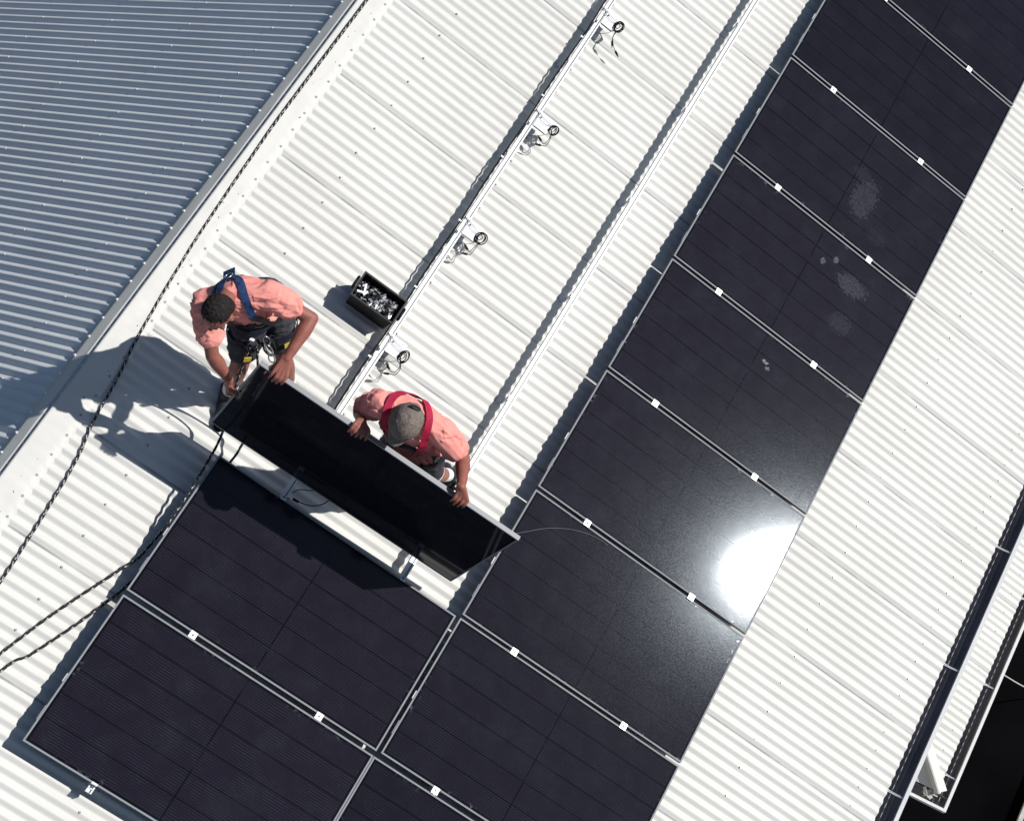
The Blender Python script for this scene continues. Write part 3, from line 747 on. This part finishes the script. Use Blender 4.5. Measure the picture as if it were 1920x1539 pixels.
# ------------------------------------------------------------------ people
def limb(bm, pts, radii, side=None, flat=1.0, nr=14, sub=4):
    """tapered closed limb through pts; cross section wider by 1 and narrower by flat across 'side'"""
    pts = [Vector(p) for p in pts]
    P, Rr = [], []
    for i in range(len(pts) - 1):
        for j in range(sub):
            t = j / sub; P.append(pts[i].lerp(pts[i + 1], t)); s = t * t * (3 - 2 * t); Rr.append(radii[i] * (1 - s) + radii[i + 1] * s)
    P.append(pts[-1]); Rr.append(radii[-1])
    if len(pts) > 2:                       # light smoothing of the path
        for _ in range(2):
            P = [P[0]] + [(P[i - 1] + P[i] * 2 + P[i + 1]) / 4 for i in range(1, len(P) - 1)] + [P[-1]]
    d0 = (P[0] - P[1]).normalized(); d1 = (P[-1] - P[-2]).normalized()
    head = [(P[0] + d0 * Rr[0] * s_, Rr[0] * c_) for s_, c_ in ((.92, .38), (.7, .71), (.38, .92))]
    tail = [(P[-1] + d1 * Rr[-1] * s_, Rr[-1] * c_) for s_, c_ in ((.38, .92), (.7, .71), (.92, .38))]
    Q = head + list(zip(P, Rr)) + tail
    rings = []; u = Vector(side).normalized() if side is not None else None
    for i, (p, r) in enumerate(Q):
        a = Q[max(i - 1, 0)][0]; b = Q[min(i + 1, len(Q) - 1)][0]; d = (b - a).normalized()
        if u is None: u = d.orthogonal().normalized()
        uu = u - d * u.dot(d)
        if uu.length < 1e-3: uu = d.orthogonal()
        uu.normalize(); u = uu if side is None else Vector(side).normalized()
        v = d.cross(uu)
        rings.append([bm.verts.new(p + uu * math.cos(2 * math.pi * k / nr) * r + v * math.sin(2 * math.pi * k / nr) * r * flat) for k in range(nr)])
    for A_, B_ in zip(rings, rings[1:]):
        for k in range(nr): bm.faces.new((A_[k], A_[(k + 1) % nr], B_[(k + 1) % nr], B_[k]))
    bm.faces.new(rings[0][::-1]); bm.faces.new(rings[-1])
def ellipsoid(bm, c, ax, nu=20, nv=14):
    """ax = three Vectors (semi axes)"""
    c = Vector(c); rows = []
    for i in range(1, nv):
        th = math.pi * i / nv
        rows.append([bm.verts.new(c + ax[2] * math.cos(th) + (ax[0] * math.cos(2 * math.pi * k / nu) + ax[1] * math.sin(2 * math.pi * k / nu)) * math.sin(th)) for k in range(nu)])
    t = bm.verts.new(c + ax[2]); b = bm.verts.new(c - ax[2])
    for A_, B_ in zip(rows, rows[1:]):
        for k in range(nu): bm.faces.new((A_[k], B_[k], B_[(k + 1) % nu], A_[(k + 1) % nu]))
    for k in range(nu):
        bm.faces.new((t, rows[0][k], rows[0][(k + 1) % nu])); bm.faces.new((b, rows[-1][(k + 1) % nu], rows[-1][k]))
def remesh(bm, vox, smooth=3, disp=None):
    bmesh.ops.recalc_face_normals(bm, faces=bm.faces)
    me = bpy.data.meshes.new('tmp'); bm.to_mesh(me); bm.free()
    o = bpy.data.objects.new('tmp', me); C.objects.link(o)
    md = o.modifiers.new('r', 'REMESH'); md.mode = 'VOXEL'; md.voxel_size = vox; md.adaptivity = 0
    dg = bpy.context.evaluated_depsgraph_get(); dg.update()
    res = bpy.data.meshes.new_from_object(o.evaluated_get(dg))
    bpy.data.objects.remove(o); bpy.data.meshes.remove(me)
    b = bmesh.new(); b.from_mesh(res)
    for _ in range(smooth): bmesh.ops.smooth_vert(b, verts=b.verts, factor=.5, use_axis_x=True, use_axis_y=True, use_axis_z=True)
    b.normal_update()
    if disp:
        mv = [(v, v.normal.copy() * disp(v.co, v.normal)) for v in b.verts]
        for v, d in mv: v.co += d
    for f in b.faces: f.smooth = True
    b.to_mesh(res); bvh = BVHTree.FromBMesh(b); b.free()
    for p in res.polygons: p.use_smooth = True
    return res, bvh
def fold_noise(p, ax, s1=16, s2=5):
    """ridged folds that run along ax"""
    ax = Vector(ax).normalized(); al = p.dot(ax); q = p - ax * al
    v = q * s1 + ax * al * s2
    a = 1 - abs(noise.noise(v)) * 2.2; b = 1 - abs(noise.noise(v * 2.1 + Vector((7, 3, 1)))) * 2.2
    return a * .65 + b * .35
def strap(name, pts, width, bvh, mats, parent, off=.006, th=.004, normal_hint=None, n=10):
    P = catmull(pts, n); S = []
    for p in P:
        if bvh:
            hit = bvh.find_nearest(p)
            q, nn = hit[0], hit[1]; 
            if (p - q).dot(nn) < 0 and (p - q).length > .03: pass
            S.append((q + nn * off, nn))
        else: S.append((p, Vector(normal_hint)))
    for _ in range(3):
        S = [S[0]] + [((S[i - 1][0] + S[i][0] * 2 + S[i + 1][0]) / 4, (S[i - 1][1] + S[i][1] * 2 + S[i + 1][1]).normalized()) for i in range(1, len(S) - 1)] + [S[-1]]
    bm = bmesh.new(); rows = []
    for i, (p, nn) in enumerate(S):
        d = (S[min(i + 1, len(S) - 1)][0] - S[max(i - 1, 0)][0]).normalized(); s = d.cross(nn).normalized(); nn = s.cross(d)
        rows.append([bm.verts.new(p + s * a * width / 2 + nn * b) for a, b in ((-1, 0), (1, 0), (1, th), (-1, th))])
    for A_, B_ in zip(rows, rows[1:]):
        for k in range(4): bm.faces.new((A_[k], A_[(k + 1) % 4], B_[(k + 1) % 4], B_[k]))
    bm.faces.new(rows[0][::-1]); bm.faces.new(rows[-1])
    return finish(bm, name, mats, parent)
def V(*a): return Vector(a)
def hand(bm, wrist, K, along, over, down, thumb_from, thumb_to, wid=.078, splay=0.0, lens=(.075, .085, .080, .064)):
    """palm from the wrist to a row of knuckles K (centre); along = knuckle row direction; fingers go over then down"""
    wrist, K, along, over, down = (Vector(x) for x in (wrist, K, along, over, down))
    along.normalize(); over.normalize(); down.normalize()
    Kn = [K + along * wid * (i / 3 - .5) for i in range(4)]
    base = wrist.lerp(K, .15)
    for i, k in enumerate(Kn):              # metacarpals give the palm its width
        limb(bm, [wrist + along * wid * .45 * (i / 3 - .5), k], [.017, .0125], sub=2, nr=10)
    for i, k in enumerate(Kn):
        L = lens[i]; a = k; b = a + (over * .9 + along * splay * (i - 1.5)).normalized() * L * .36
        c = b + (down * .9 + over * .25 + along * splay * (i - 1.5)).normalized() * L * .36
        d = c + (down - over * .18).normalized() * L * .30
        limb(bm, [a, b, c, d], [.0108, .0098, .0090, .0078], sub=3, nr=10)
    tf, tt = Vector(thumb_from), Vector(thumb_to)
    mid = tf.lerp(tt, .5) + (tf - K).normalized() * .008
    limb(bm, [wrist.lerp(tf, .4), tf, mid, tt], [.016, .0135, .0115, .0092], sub=3, nr=10)

UPV = V(-sa, 0, ca)                        # gravity up in the roof frame
def person(J, spec, origin, label):
    root_M = T4 @ Matrix.Translation(origin)
    L = {k: Vector(v) - Vector(origin) for k, v in J.items()}
    lsh, rsh, neck, head, pel, chest = L['lsh'], L['rsh'], L['neck'], L['head'], L['pel'], L['chest']
    side = (rsh - lsh).normalized(); spine = (neck - pel).normalized()
    fwd = spine.cross(side)
    if fwd.dot(V(0, -1, 0)) < 0: fwd = -fwd
    hside = (L['rhip'] - L['lhip']).normalized()
    crown = Vector(spec['crown']).normalized(); face = Vector(spec['face']); face = (face - crown * face.dot(crown)).normalized(); hs = crown.cross(face)
    sc = 1.0
    mid_sh = (lsh + rsh) / 2
    waist = pel.lerp(mid_sh, .38) - fwd * .0
    tors = [pel - spine * .03, waist, pel.lerp(mid_sh, .74), mid_sh - spine * .02 - fwd * .01, neck + spine * .0]
    def torso(b, g):
        limb(b, tors, [.150 + g, .138 + g, .165 + g, .150 + g, .062 + g * .5], side=side, flat=.70, nr=20, sub=5)
        limb(b, [lsh.lerp(rsh, .04), mid_sh + spine * .012 - fwd * .015, rsh.lerp(lsh, .04)], [.060 + g, .082 + g, .060 + g], nr=14, sub=5)
        ellipsoid(b, pel + fwd * -.045 - spine * .02, (side * (.150 + g), fwd * (.110 + g), spine * (.12 + g)))
    # ---- body: one continuous skin
    b = bmesh.new(); torso(b, -.004)
    limb(b, [neck - spine * .03, neck, neck.lerp(head, .75)], [.066, .058, .055], sub=3)
    hc = head + crown * .012
    ellipsoid(b, hc, (hs * .078, face * .098, crown * .102))
    ellipsoid(b, hc + face * .030 - crown * .060, (hs * .058, face * .066, crown * .062))      # jaw
    ellipsoid(b, hc + face * .088 - crown * .105, (hs * .024, face * .018, crown * .018), 10, 8)   # chin
    ellipsoid(b, hc + face * .106 - crown * .040, (hs * .014, face * .020, crown * .026), 10, 8)   # nose
    ellipsoid(b, hc + face * .090 - crown * .074, (hs * .024, face * .012, crown * .008), 10, 8)   # mouth
    ellipsoid(b, hc + face * .084 - crown * .000, (hs * .050, face * .016, crown * .012), 10, 8)   # brow
    for s in (-1, 1):
        ellipsoid(b, hc + hs * s * .082 - face * .004 - crown * .028, (hs * .010, face * .021, crown * .032), 12, 8)   # ears
        ellipsoid(b, hc + hs * s * .050 + face * .066 - crown * .042, (hs * .020, face * .018, crown * .020), 10, 8)   # cheeks
    for s, sh, el, wr in (('l', 'lsh', 'lelb', 'lwr'), ('r', 'rsh', 'relb', 'rwr')):
        S, E, Wt = L[sh], L[el], L[wr]
        limb(b, [S, S.lerp(E, .35), S.lerp(E, .8), E], [.054, .050, .042, .040], sub=4)
        limb(b, [E, E.lerp(Wt, .28), E.lerp(Wt, .7), Wt], [.041, .045, .034, .0265], sub=4)
    for s in ('l', 'r'):
        H, K, A_ = L[s + 'hip'], L[s + 'knee'], L[s + 'ank']
        limb(b, [H, H.lerp(K, .4), K], [.088, .078, .056], sub=5)
        dk = (A_ - K)
        limb(b, [K, K.lerp(A_, .32) - fwd * .012, K.lerp(A_, .75), A_], [.056, .060, .042, .037], sub=4)
        toe = Vector(spec[s + 'toe']).normalized()
        limb(b, [A_ - V(0, 0, .03), A_ + toe * .09 - V(0, 0, .065)], [.030, .022], sub=3)
    for h in spec['hands']: hand(b, *[([Vector(x) - Vector(origin) for x in (h[0], h[1])] + list(h[2:5]) + [Vector(h[5]) - Vector(origin), Vector(h[6]) - Vector(origin)])[i] for i in range(7)])
    me, bvh = remesh(b, .0055, 2)
    body = link('person', me, [M_skin], None, root_M)
    body['label'] = label; body['category'] = 'person'
    # eyes
    for s in (-1, 1):
        b = bmesh.new(); ellipsoid(b, hc + hs * s * .032 + face * .086 - crown * .022, (hs * .014, face * .010, crown * .009), 10, 8)
        finish(b, 'eye', [M_eye], body, smooth=True)
    # ---- shirt
    g = .014
    b = bmesh.new(); hem = spec.get('hem', .06)
    tors2 = [pel + spine * hem, waist + spine * .02, pel.lerp(mid_sh, .74), mid_sh - spine * .02 - fwd * .01, neck - spine * .015]
    limb(b, tors2, [.152 + g, .142 + g, .168 + g, .150 + g, .066 + g * .3], side=side, flat=.72, nr=24, sub=6)
    limb(b, [lsh.lerp(rsh, .0), mid_sh + spine * .010 - fwd * .015, rsh.lerp(lsh, .0)], [.062 + g, .080 + g, .062 + g], nr=16, sub=5)
    for sh, el in (('lsh', 'lelb'), ('rsh', 'relb')):
        S, E = L[sh], L[el]; lf = spec['sleeve'][0 if sh[0] == 'l' else 1]
        limb(b, [S, S.lerp(E, lf * .5), S.lerp(E, lf)], [.064 + g, .062 + g, .060 + g * .8], sub=4)
    pits = [lsh - spine * .09 + fwd * .03, rsh - spine * .09 + fwd * .03, lsh.lerp(L['lelb'], .35) , rsh.lerp(L['relb'], .35), waist + side * .12, waist - side * .12]
    def dsp(p, n_):
        w_ = .7 + .9 * max(0.0, max(1 - (p - q_).length / .17 for q_ in pits))
        q0 = min(pits, key=lambda q_: (p - q_).length); rad = (mid_sh - spine * .10 - q0); rad = rad.normalized() if rad.length > .01 else side
        r = fold_noise(p, rad + spine * .3, 15, 2.6); r3 = fold_noise(p * .6 + V(1, 5, 2), spine - side * .5, 11, 2.5)
        return (max(r, r3) - .45) * .033 * min(1.0, w_)
    me, shb = remesh(b, .0052, 2, dsp)
    shirt = link('shirt', me, [M_shirt], body)
    # ---- shorts
    b = bmesh.new(); g = .018
    limb(b, [pel + spine * (hem + .035), pel + spine * .02, pel - spine * .05], [.140 + g, .150 + g, .140 + g], side=side, flat=.76, nr=20, sub=4)
    ellipsoid(b, pel + fwd * -.045 - spine * .02, (side * (.145 + g), fwd * (.105 + g), spine * (.12 + g)))
    for s in ('l', 'r'):
        H, K = L[s + 'hip'], L[s + 'knee']
        limb(b, [H, H.lerp(K, .4), H.lerp(K, spec['short'])], [.094 + g, .088 + g, .076 + g], sub=5)
    me, spb = remesh(b, .006, 2, lambda p, n_: (fold_noise(p, side, 14, 5) - .4) * .012)
    shorts = link('shorts', me, [M_shorts], body)
    # ---- socks and boots
    for s in ('l', 'r'):
        K, A_ = L[s + 'knee'], L[s + 'ank']; toe = Vector(spec[s + 'toe']).normalized()
        b = bmesh.new(); limb(b, [A_.lerp(K, .30), A_.lerp(K, .12), A_ - V(0, 0, .015)], [.0475, .045, .043], sub=4)
        me, _ = remesh(b, .005, 1); link('sock', me, [M_sock], body)
        b = bmesh.new(); base = V(A_.x, A_.y, ZR - origin[2] + .004)
        limb(b, [A_ + (K - A_).normalized() * .035, A_ - V(0, 0, .02)], [.052, .052], sub=3)
        limb(b, [base - toe * .055 + V(0, 0, .045), base + toe * .03 + V(0, 0, .043), base + toe * .135 + V(0, 0, .032), base + toe * .185 + V(0, 0, .028)], [.043, .044, .041, .032], side=toe.cross(V(0, 0, 1)), flat=.92, sub=4)
        me, _ = remesh(b, .006, 1); bt = link('boot', me, [M_boot], body)
        b = bmesh.new(); limb(b, [base - toe * .065 + V(0, 0, .008), base + toe * .05 + V(0, 0, .008), base + toe * .20 + V(0, 0, .008)], [.042, .043, .036], side=toe.cross(V(0, 0, 1)), flat=.22, sub=4)
        finish(b, 'sole', [M_rubber], bt, smooth=True)
    return body, L, dict(side=side, spine=spine, fwd=fwd, crown=crown, face=face, hs=hs, hc=hc, shb=shb, spb=spb, bvh=bvh, mid=mid_sh)

# ---- first worker
J1 = dict(head=(-2.348, .289, 1.233), neck=(-2.350, .440, 1.172), chest=(-2.292, .51, 1.02), rsh=(-2.185, .553, 1.215), lsh=(-2.430, .358, 1.016 + .03), relb=(-1.909, .596, 1.193), rwr=(-1.892, .338, 1.133),
          lelb=(-2.232, .196, .845), lwr=(-2.071, .203, .640), pel=(-2.164, .657, .758), rhip=(-2.094, .705, .719), lhip=(-2.186, .565, .759), rknee=(-1.884, .622, .353), lknee=(-2.060, .386, .388), rank=(-1.702, .616, -.062), lank=(-2.012, .363, -.064))
K = Ph(.125, -.030, .010)
h1 = (J1['rwr'], K, eu, (-en + ev * .35), (ev - en * .10), K - eu * .048 + en * .035 + ev * .005, Ph(.055, .030, -.012))
K2 = Ph(-.030, .53, .012)
h2 = (J1['lwr'], K2, ev, (eu + en * .5), (eu - en * .1), K2 - ev * .050 - en * .020, Ph(.020, .455, -.014))
spec1 = dict(crown=(-.24, -.55, .78), face=(.18, -.80, -.66), ltoe=(.35, -.90, 0), rtoe=(.5, -.80, 0), hands=[h1, h2], sleeve=(.60, .52), short=.64, hem=.07)
p1, L1, f1 = person(J1, spec1, (-1.87, .50, ZR), 'bareheaded person in coral shirt and blue harness holding the left end of the panel')
o1 = Vector((-1.87, .50, ZR))
# hair
b = bmesh.new(); hc, cr, fa, hs_ = f1['hc'], f1['crown'], f1['face'], f1['hs']
ellipsoid(b, hc + cr * .018 - fa * .014, (hs_ * .0800, fa * .094, cr * .0945))
ellipsoid(b, hc - fa * .045 - cr * .022, (hs_ * .076, fa * .058, cr * .066))
me, _ = remesh(b, .004, 1, lambda p, n_: noise.noise(p * 70) * .004 + noise.noise(p * 160) * .003)
hair = link('hair', me, [M_hair], p1)
# harness of the first worker
sp_, sd, fw_, shb = f1['spine'], f1['side'], f1['fwd'], f1['shb']
mid = f1['mid']; back = mid - fw_ * .14 - sp_ * .02
dring = mid - fw_ * .13 - sp_ * .02 - sd * .03
har = strap('harness', [dring - sd * .012, mid - sd * .07 + sp_ * .07 - fw_ * .06, mid - sd * .085 + sp_ * .06 + fw_ * .06, mid - sd * .08 - sp_ * .06 + fw_ * .14, mid - sd * .05 - sp_ * .25 + fw_ * .16, mid - sd * .05 - sp_ * .40 + fw_ * .15], .044, shb, [M_navy], p1, .007)
strap('shoulder_strap', [dring + sd * .012, mid + sd * .055 + sp_ * .075 - fw_ * .08, mid + sd * .080 + sp_ * .075 + fw_ * .03, mid + sd * .075 - sp_ * .02 + fw_ * .13], .044, shb, [M_blue], har, .009)
strap('shoulder_strap', [mid + sd * .075 + sp_ * .00 + fw_ * .12, mid + sd * .085 - sp_ * .10 + fw_ * .16, mid + sd * .09 - sp_ * .25 + fw_ * .16, mid + sd * .07 - sp_ * .40 + fw_ * .15], .044, shb, [M_navy], har, .008)
strap('shoulder_strap', [dring - sd * .010, mid - sd * .045 + sp_ * .085 - fw_ * .05, mid - sd * .06 + sp_ * .075 + fw_ * .03], .044, shb, [M_blue], har, .011)
strap('back_strap', [dring, dring - sp_ * .10 + sd * .02, dring - sp_ * .22 + sd * .05, dring - sp_ * .36 + sd * .09], .046, shb, [M_navy], har, .007)
strap('back_strap', [dring, dring - sp_ * .08 - sd * .05, dring - sp_ * .16 - sd * .12, dring - sp_ * .20 - sd * .18 + fw_ * .08], .044, shb, [M_navy], har, .008)
# back plate with D ring
b = bmesh.new(); h_ = shb.find_nearest(dring); q, nn = h_[0], h_[1]
s2 = sp_.cross(nn).normalized(); u2 = nn.cross(s2).normalized()
Mx = Matrix((s2, u2, nn)).transposed().to_4x4(); Mx.translation = q + nn * .014
box(b, (-.036, -.060, 0), (.036, .036, .006), 0, Mx)
finish(b, 'back_plate', [M_blue], har, bevel=.002)
b = bmesh.new()
tube(b, [Mx @ V(.026 * math.cos(t), .010 + .030 * math.sin(t), .012 + .008 * math.sin(t)) for t in (2 * math.pi * i / 20 for i in range(20))], .0042, 6, closed=True)
finish(b, 'd_ring', [M_steel], har, smooth=True)
# belt and leg loops with tags
pel, spb = L1['pel'], f1['spb']
belt = [pel + sp_ * .07 + (sd * math.cos(t) * .2 + fw_ * math.sin(t) * .16) for t in (math.pi * (i / 9 * 1.3 - .15) for i in range(10))]
strap('waist_belt', belt, .046, spb, [M_navy], har, .010, th=.006)
for s, (a, bb) in enumerate((('rhip', 'rknee'), ('lhip', 'lknee'))):
    H, Kk = L1[a], L1[bb]; c_ = H.lerp(Kk, .34); ax = (Kk - H).normalized(); e1 = ax.cross(sd).normalized(); e2 = ax.cross(e1)
    lp = [c_ + (e1 * math.cos(t) + e2 * math.sin(t)) * .15 for t in (2 * math.pi * i / 10 for i in range(11))]
    strap('leg_loop', lp, .042, spb, [M_navy], har, .007)
    q = spb.find_nearest(c_ + fw_ * .16 + sd * (.05 if s == 0 else -.02)); nn = q[1]; t1 = nn.cross(ax).normalized(); t2 = nn.cross(t1)
    b = bmesh.new(); Mx = Matrix((t1, t2, nn)).transposed().to_4x4(); Mx.translation = q[0] + nn * .014
    box(b, (-.022, -.014, 0), (.022, .014, .006), 0, Mx); box(b, (-.022, .017, 0), (.022, .024, .006), 0, Mx)
    finish(b, 'tag', [M_yellow], har)
b = bmesh.new(); q = spb.find_nearest(pel - sd * .07 + fw_ * .2 + sp_ * .05); Mx = Matrix.Translation(q[0] + q[1] * .012); box(b, (-.014, -.012, -.006), (.014, .012, .006), 0, Mx); finish(b, 'buckle', [M_steel], har, bevel=.002)
# carabiners and lanyard hanging at the front
b = bmesh.new(); c0 = pel + fw_ * .19 + sp_ * .02 + sd * .0
dn = -UPV
for i, (L_, w_) in enumerate(((.050, .020), (.055, .022), (.05, .018))):
    cc = c0 + dn * (.045 + .085 * i) + fw_ * .01 * i; sx_ = sd if i % 2 == 0 else (sd + fw_ * .6).normalized()
    tube(b, [cc + dn * L_ * math.cos(t) + sx_ * w_ * math.sin(t) for t in (2 * math.pi * k / 18 for k in range(18))], .0050, 6, closed=True)
finish(b, 'carabiner', [M_steel], har, smooth=True)
b = bmesh.new()
tube(b, catmull([c0, c0 + dn * .06 + sd * .03, c0 + dn * .15 + sd * .035, c0 + dn * .22, c0 + dn * .15 - sd * .03, c0 + dn * .05 - sd * .02], 6), .0060, 6)
finish(b, 'lanyard', [M_ropeb], har, smooth=True)

# ---- second worker
J2 = dict(head=(-1.154, .394, 1.262), neck=(-1.144, .512, 1.150), chest=(-1.099, .53, .98), rsh=(-.949, .511, 1.155), lsh=(-1.318, .435, 1.140), relb=(-.707, .517, .980), rwr=(-.656, .310, 1.124), lelb=(-1.36, .44, .848), lwr=(-1.339, .306, 1.072),
          pel=(-.940, .500, .701), rhip=(-.864, .530, .68), lhip=(-1.007, .48, .74), rknee=(-.717, .559, .28), lknee=(-1.022, .547, .342), rank=(-.533, .774, -.065), lank=(-.836, .586, -.067))
K = Ph(1.385, -.030, .010)
h1 = (J2['rwr'], K, eu, (-en + ev * .35), (ev - en * .10), K - eu * .045 + en * .045 + ev * .03, Ph(1.325, .060, .050))
K = Ph(.665, -.030, .010)
h2 = (J2['lwr'], K, eu, (-en + ev * .35), (ev - en * .10), K + eu * .052 + en * .020, Ph(.735, .025, -.006))
spec2 = dict(crown=(.02, -.42, .90), face=(.12, -.93, -.35), ltoe=(.2, -.97, 0), rtoe=(.62, -.52, 0), hands=[h1, h2], sleeve=(.62, .66), short=.80, hem=.05)
p2, L2, f2 = person(J2, spec2, (-.70, .60, ZR), 'person in a khaki cap, coral shirt and red harness, holding the middle of the panel')
hc, cr, fa, hs_, sp_, sd, fw_, shb = (f2[k_] for k_ in ('hc', 'crown', 'face', 'hs', 'spine', 'side', 'fwd', 'shb'))
# cap: dome, brim, button, strap opening
b = bmesh.new(); rows = []
for i in range(0, 10):
    th = math.radians(8 + 84 * i / 9); rr = math.sin(th)
    rows.append([b.verts.new(hc + cr * (.012 + .108 * math.cos(th)) + hs_ * .093 * rr * math.cos(t) + fa * (.112 * rr * math.sin(t)) ) for t in (2 * math.pi * k / 32 for k in range(32))])
b.faces.new(rows[0][::-1])
for A_, B_ in zip(rows, rows[1:]):
    for k in range(32): b.faces.new((A_[k], B_[k], B_[(k + 1) % 32], A_[(k + 1) % 32]))
for v in b.verts:
    ang = math.atan2((v.co - hc).dot(fa), (v.co - hc).dot(hs_)); seam = abs(((ang / (math.pi / 3)) % 1) - .5)
    v.co += (v.co - hc).normalized() * ((-.0035 if seam > .44 else 0) + noise.noise((v.co) * 38) * .007)
capo = finish(b, 'cap', [M_capc], p2, smooth=True)
sm = capo.modifiers.new('s', 'SOLIDIFY'); sm.thickness = .003; sm.offset = 1
b = bmesh.new(); rows = []
for i in range(7):
    t0 = i / 6
    rows.append([b.verts.new(hc + cr * (.010 - .020 * t0 - .030 * (a_ / 1.2) ** 2) + hs_ * (.090 + .0 * t0) * math.sin(a_) * (1 - .12 * t0) + fa * ((.100 * math.cos(a_)) + .068 * t0 * math.cos(a_ * 1.15))) for a_ in (1.15 * (k / 8 - 1) for k in range(17))])
for A_, B_ in zip(rows, rows[1:]):
    for k in range(16): b.faces.new((A_[k], A_[k + 1], B_[k + 1], B_[k]))
br = finish(b, 'brim', [M_capc], capo, smooth=True); sm = br.modifiers.new('s', 'SOLIDIFY'); sm.thickness = .003
b = bmesh.new(); cyl(b, hc + cr * .118, hc + cr * .126, .007, .004, 10); finish(b, 'button', [M_capc], capo)
b = bmesh.new(); cc = hc - fa * .096 + cr * .079; nn = (-fa * .75 + cr * .66).normalized(); s2 = hs_; u2 = nn.cross(s2)
tube(b, [cc + nn * .004 + s2 * .030 * math.cos(t) + u2 * .013 * math.sin(t) for t in (2 * math.pi * i / 20 for i in range(20))], .0035, 6, closed=True)
ellipsoid(b, cc + nn * .002, (s2 * .028, u2 * .011, nn * .002), 14, 6)
finish(b, 'strap_opening', [M_back], capo, smooth=True)
b = bmesh.new(); ellipsoid(b, hc - fa * .040 - cr * .030, (hs_ * .079, fa * .058, cr * .060)); me, _ = remesh(b, .004, 1, lambda p, n_: noise.noise(p * 90) * .003); link('hair', me, [M_hair], p2)
mid = f2['mid']; dring = mid - fw_ * .13 - sp_ * .03
har = strap('harness', [mid - sd * .13 - sp_ * .10 + fw_ * .15, mid - sd * .125 + sp_ * .02 + fw_ * .12, mid - sd * .12 + sp_ * .08 + fw_ * .02, mid - sd * .075 + sp_ * .09 - fw_ * .07, dring + sp_ * .05, mid + sd * .075 + sp_ * .09 - fw_ * .07, mid + sd * .125 + sp_ * .08 + fw_ * .02, mid + sd * .13 + sp_ * .01 + fw_ * .12, mid + sd * .11 - sp_ * .12 + fw_ * .16, mid + sd * .06 - sp_ * .26 + fw_ * .16], .042, shb, [M_red], p2, .012, th=.006)
strap('back_strap', [dring + sp_ * .02, dring - sp_ * .12, dring - sp_ * .26, dring - sp_ * .38], .044, shb, [M_red], har, .007)
strap('chest_strap', [mid - sd * .12 - sp_ * .12 + fw_ * .16, mid - sp_ * .13 + fw_ * .18, mid + sd * .10 - sp_ * .12 + fw_ * .16], .038, shb, [M_navy], har, .009)
pel, spb = L2['pel'], f2['spb']
belt = [pel + sp_ * .06 + (sd * math.cos(t) * .2 + fw_ * math.sin(t) * .16) for t in (2 * math.pi * i / 16 for i in range(17))]
strap('waist_belt', belt, .046, spb, [M_navy], har, .010, th=.006)
for s, (a, bb) in enumerate((('rhip', 'rknee'), ('lhip', 'lknee'))):   # pale piping round the shorts' hems
    H, Kk = L2[a], L2[bb]; c_ = H.lerp(Kk, .78); ax = (Kk - H).normalized(); e1 = ax.cross(sd).normalized(); e2 = ax.cross(e1)
    strap('hem_band', [c_ + (e1 * math.cos(t) + e2 * math.sin(t)) * .13 for t in (2 * math.pi * i / 10 for i in range(11))], .012, spb, [M_sock], p2, .003, th=.002)
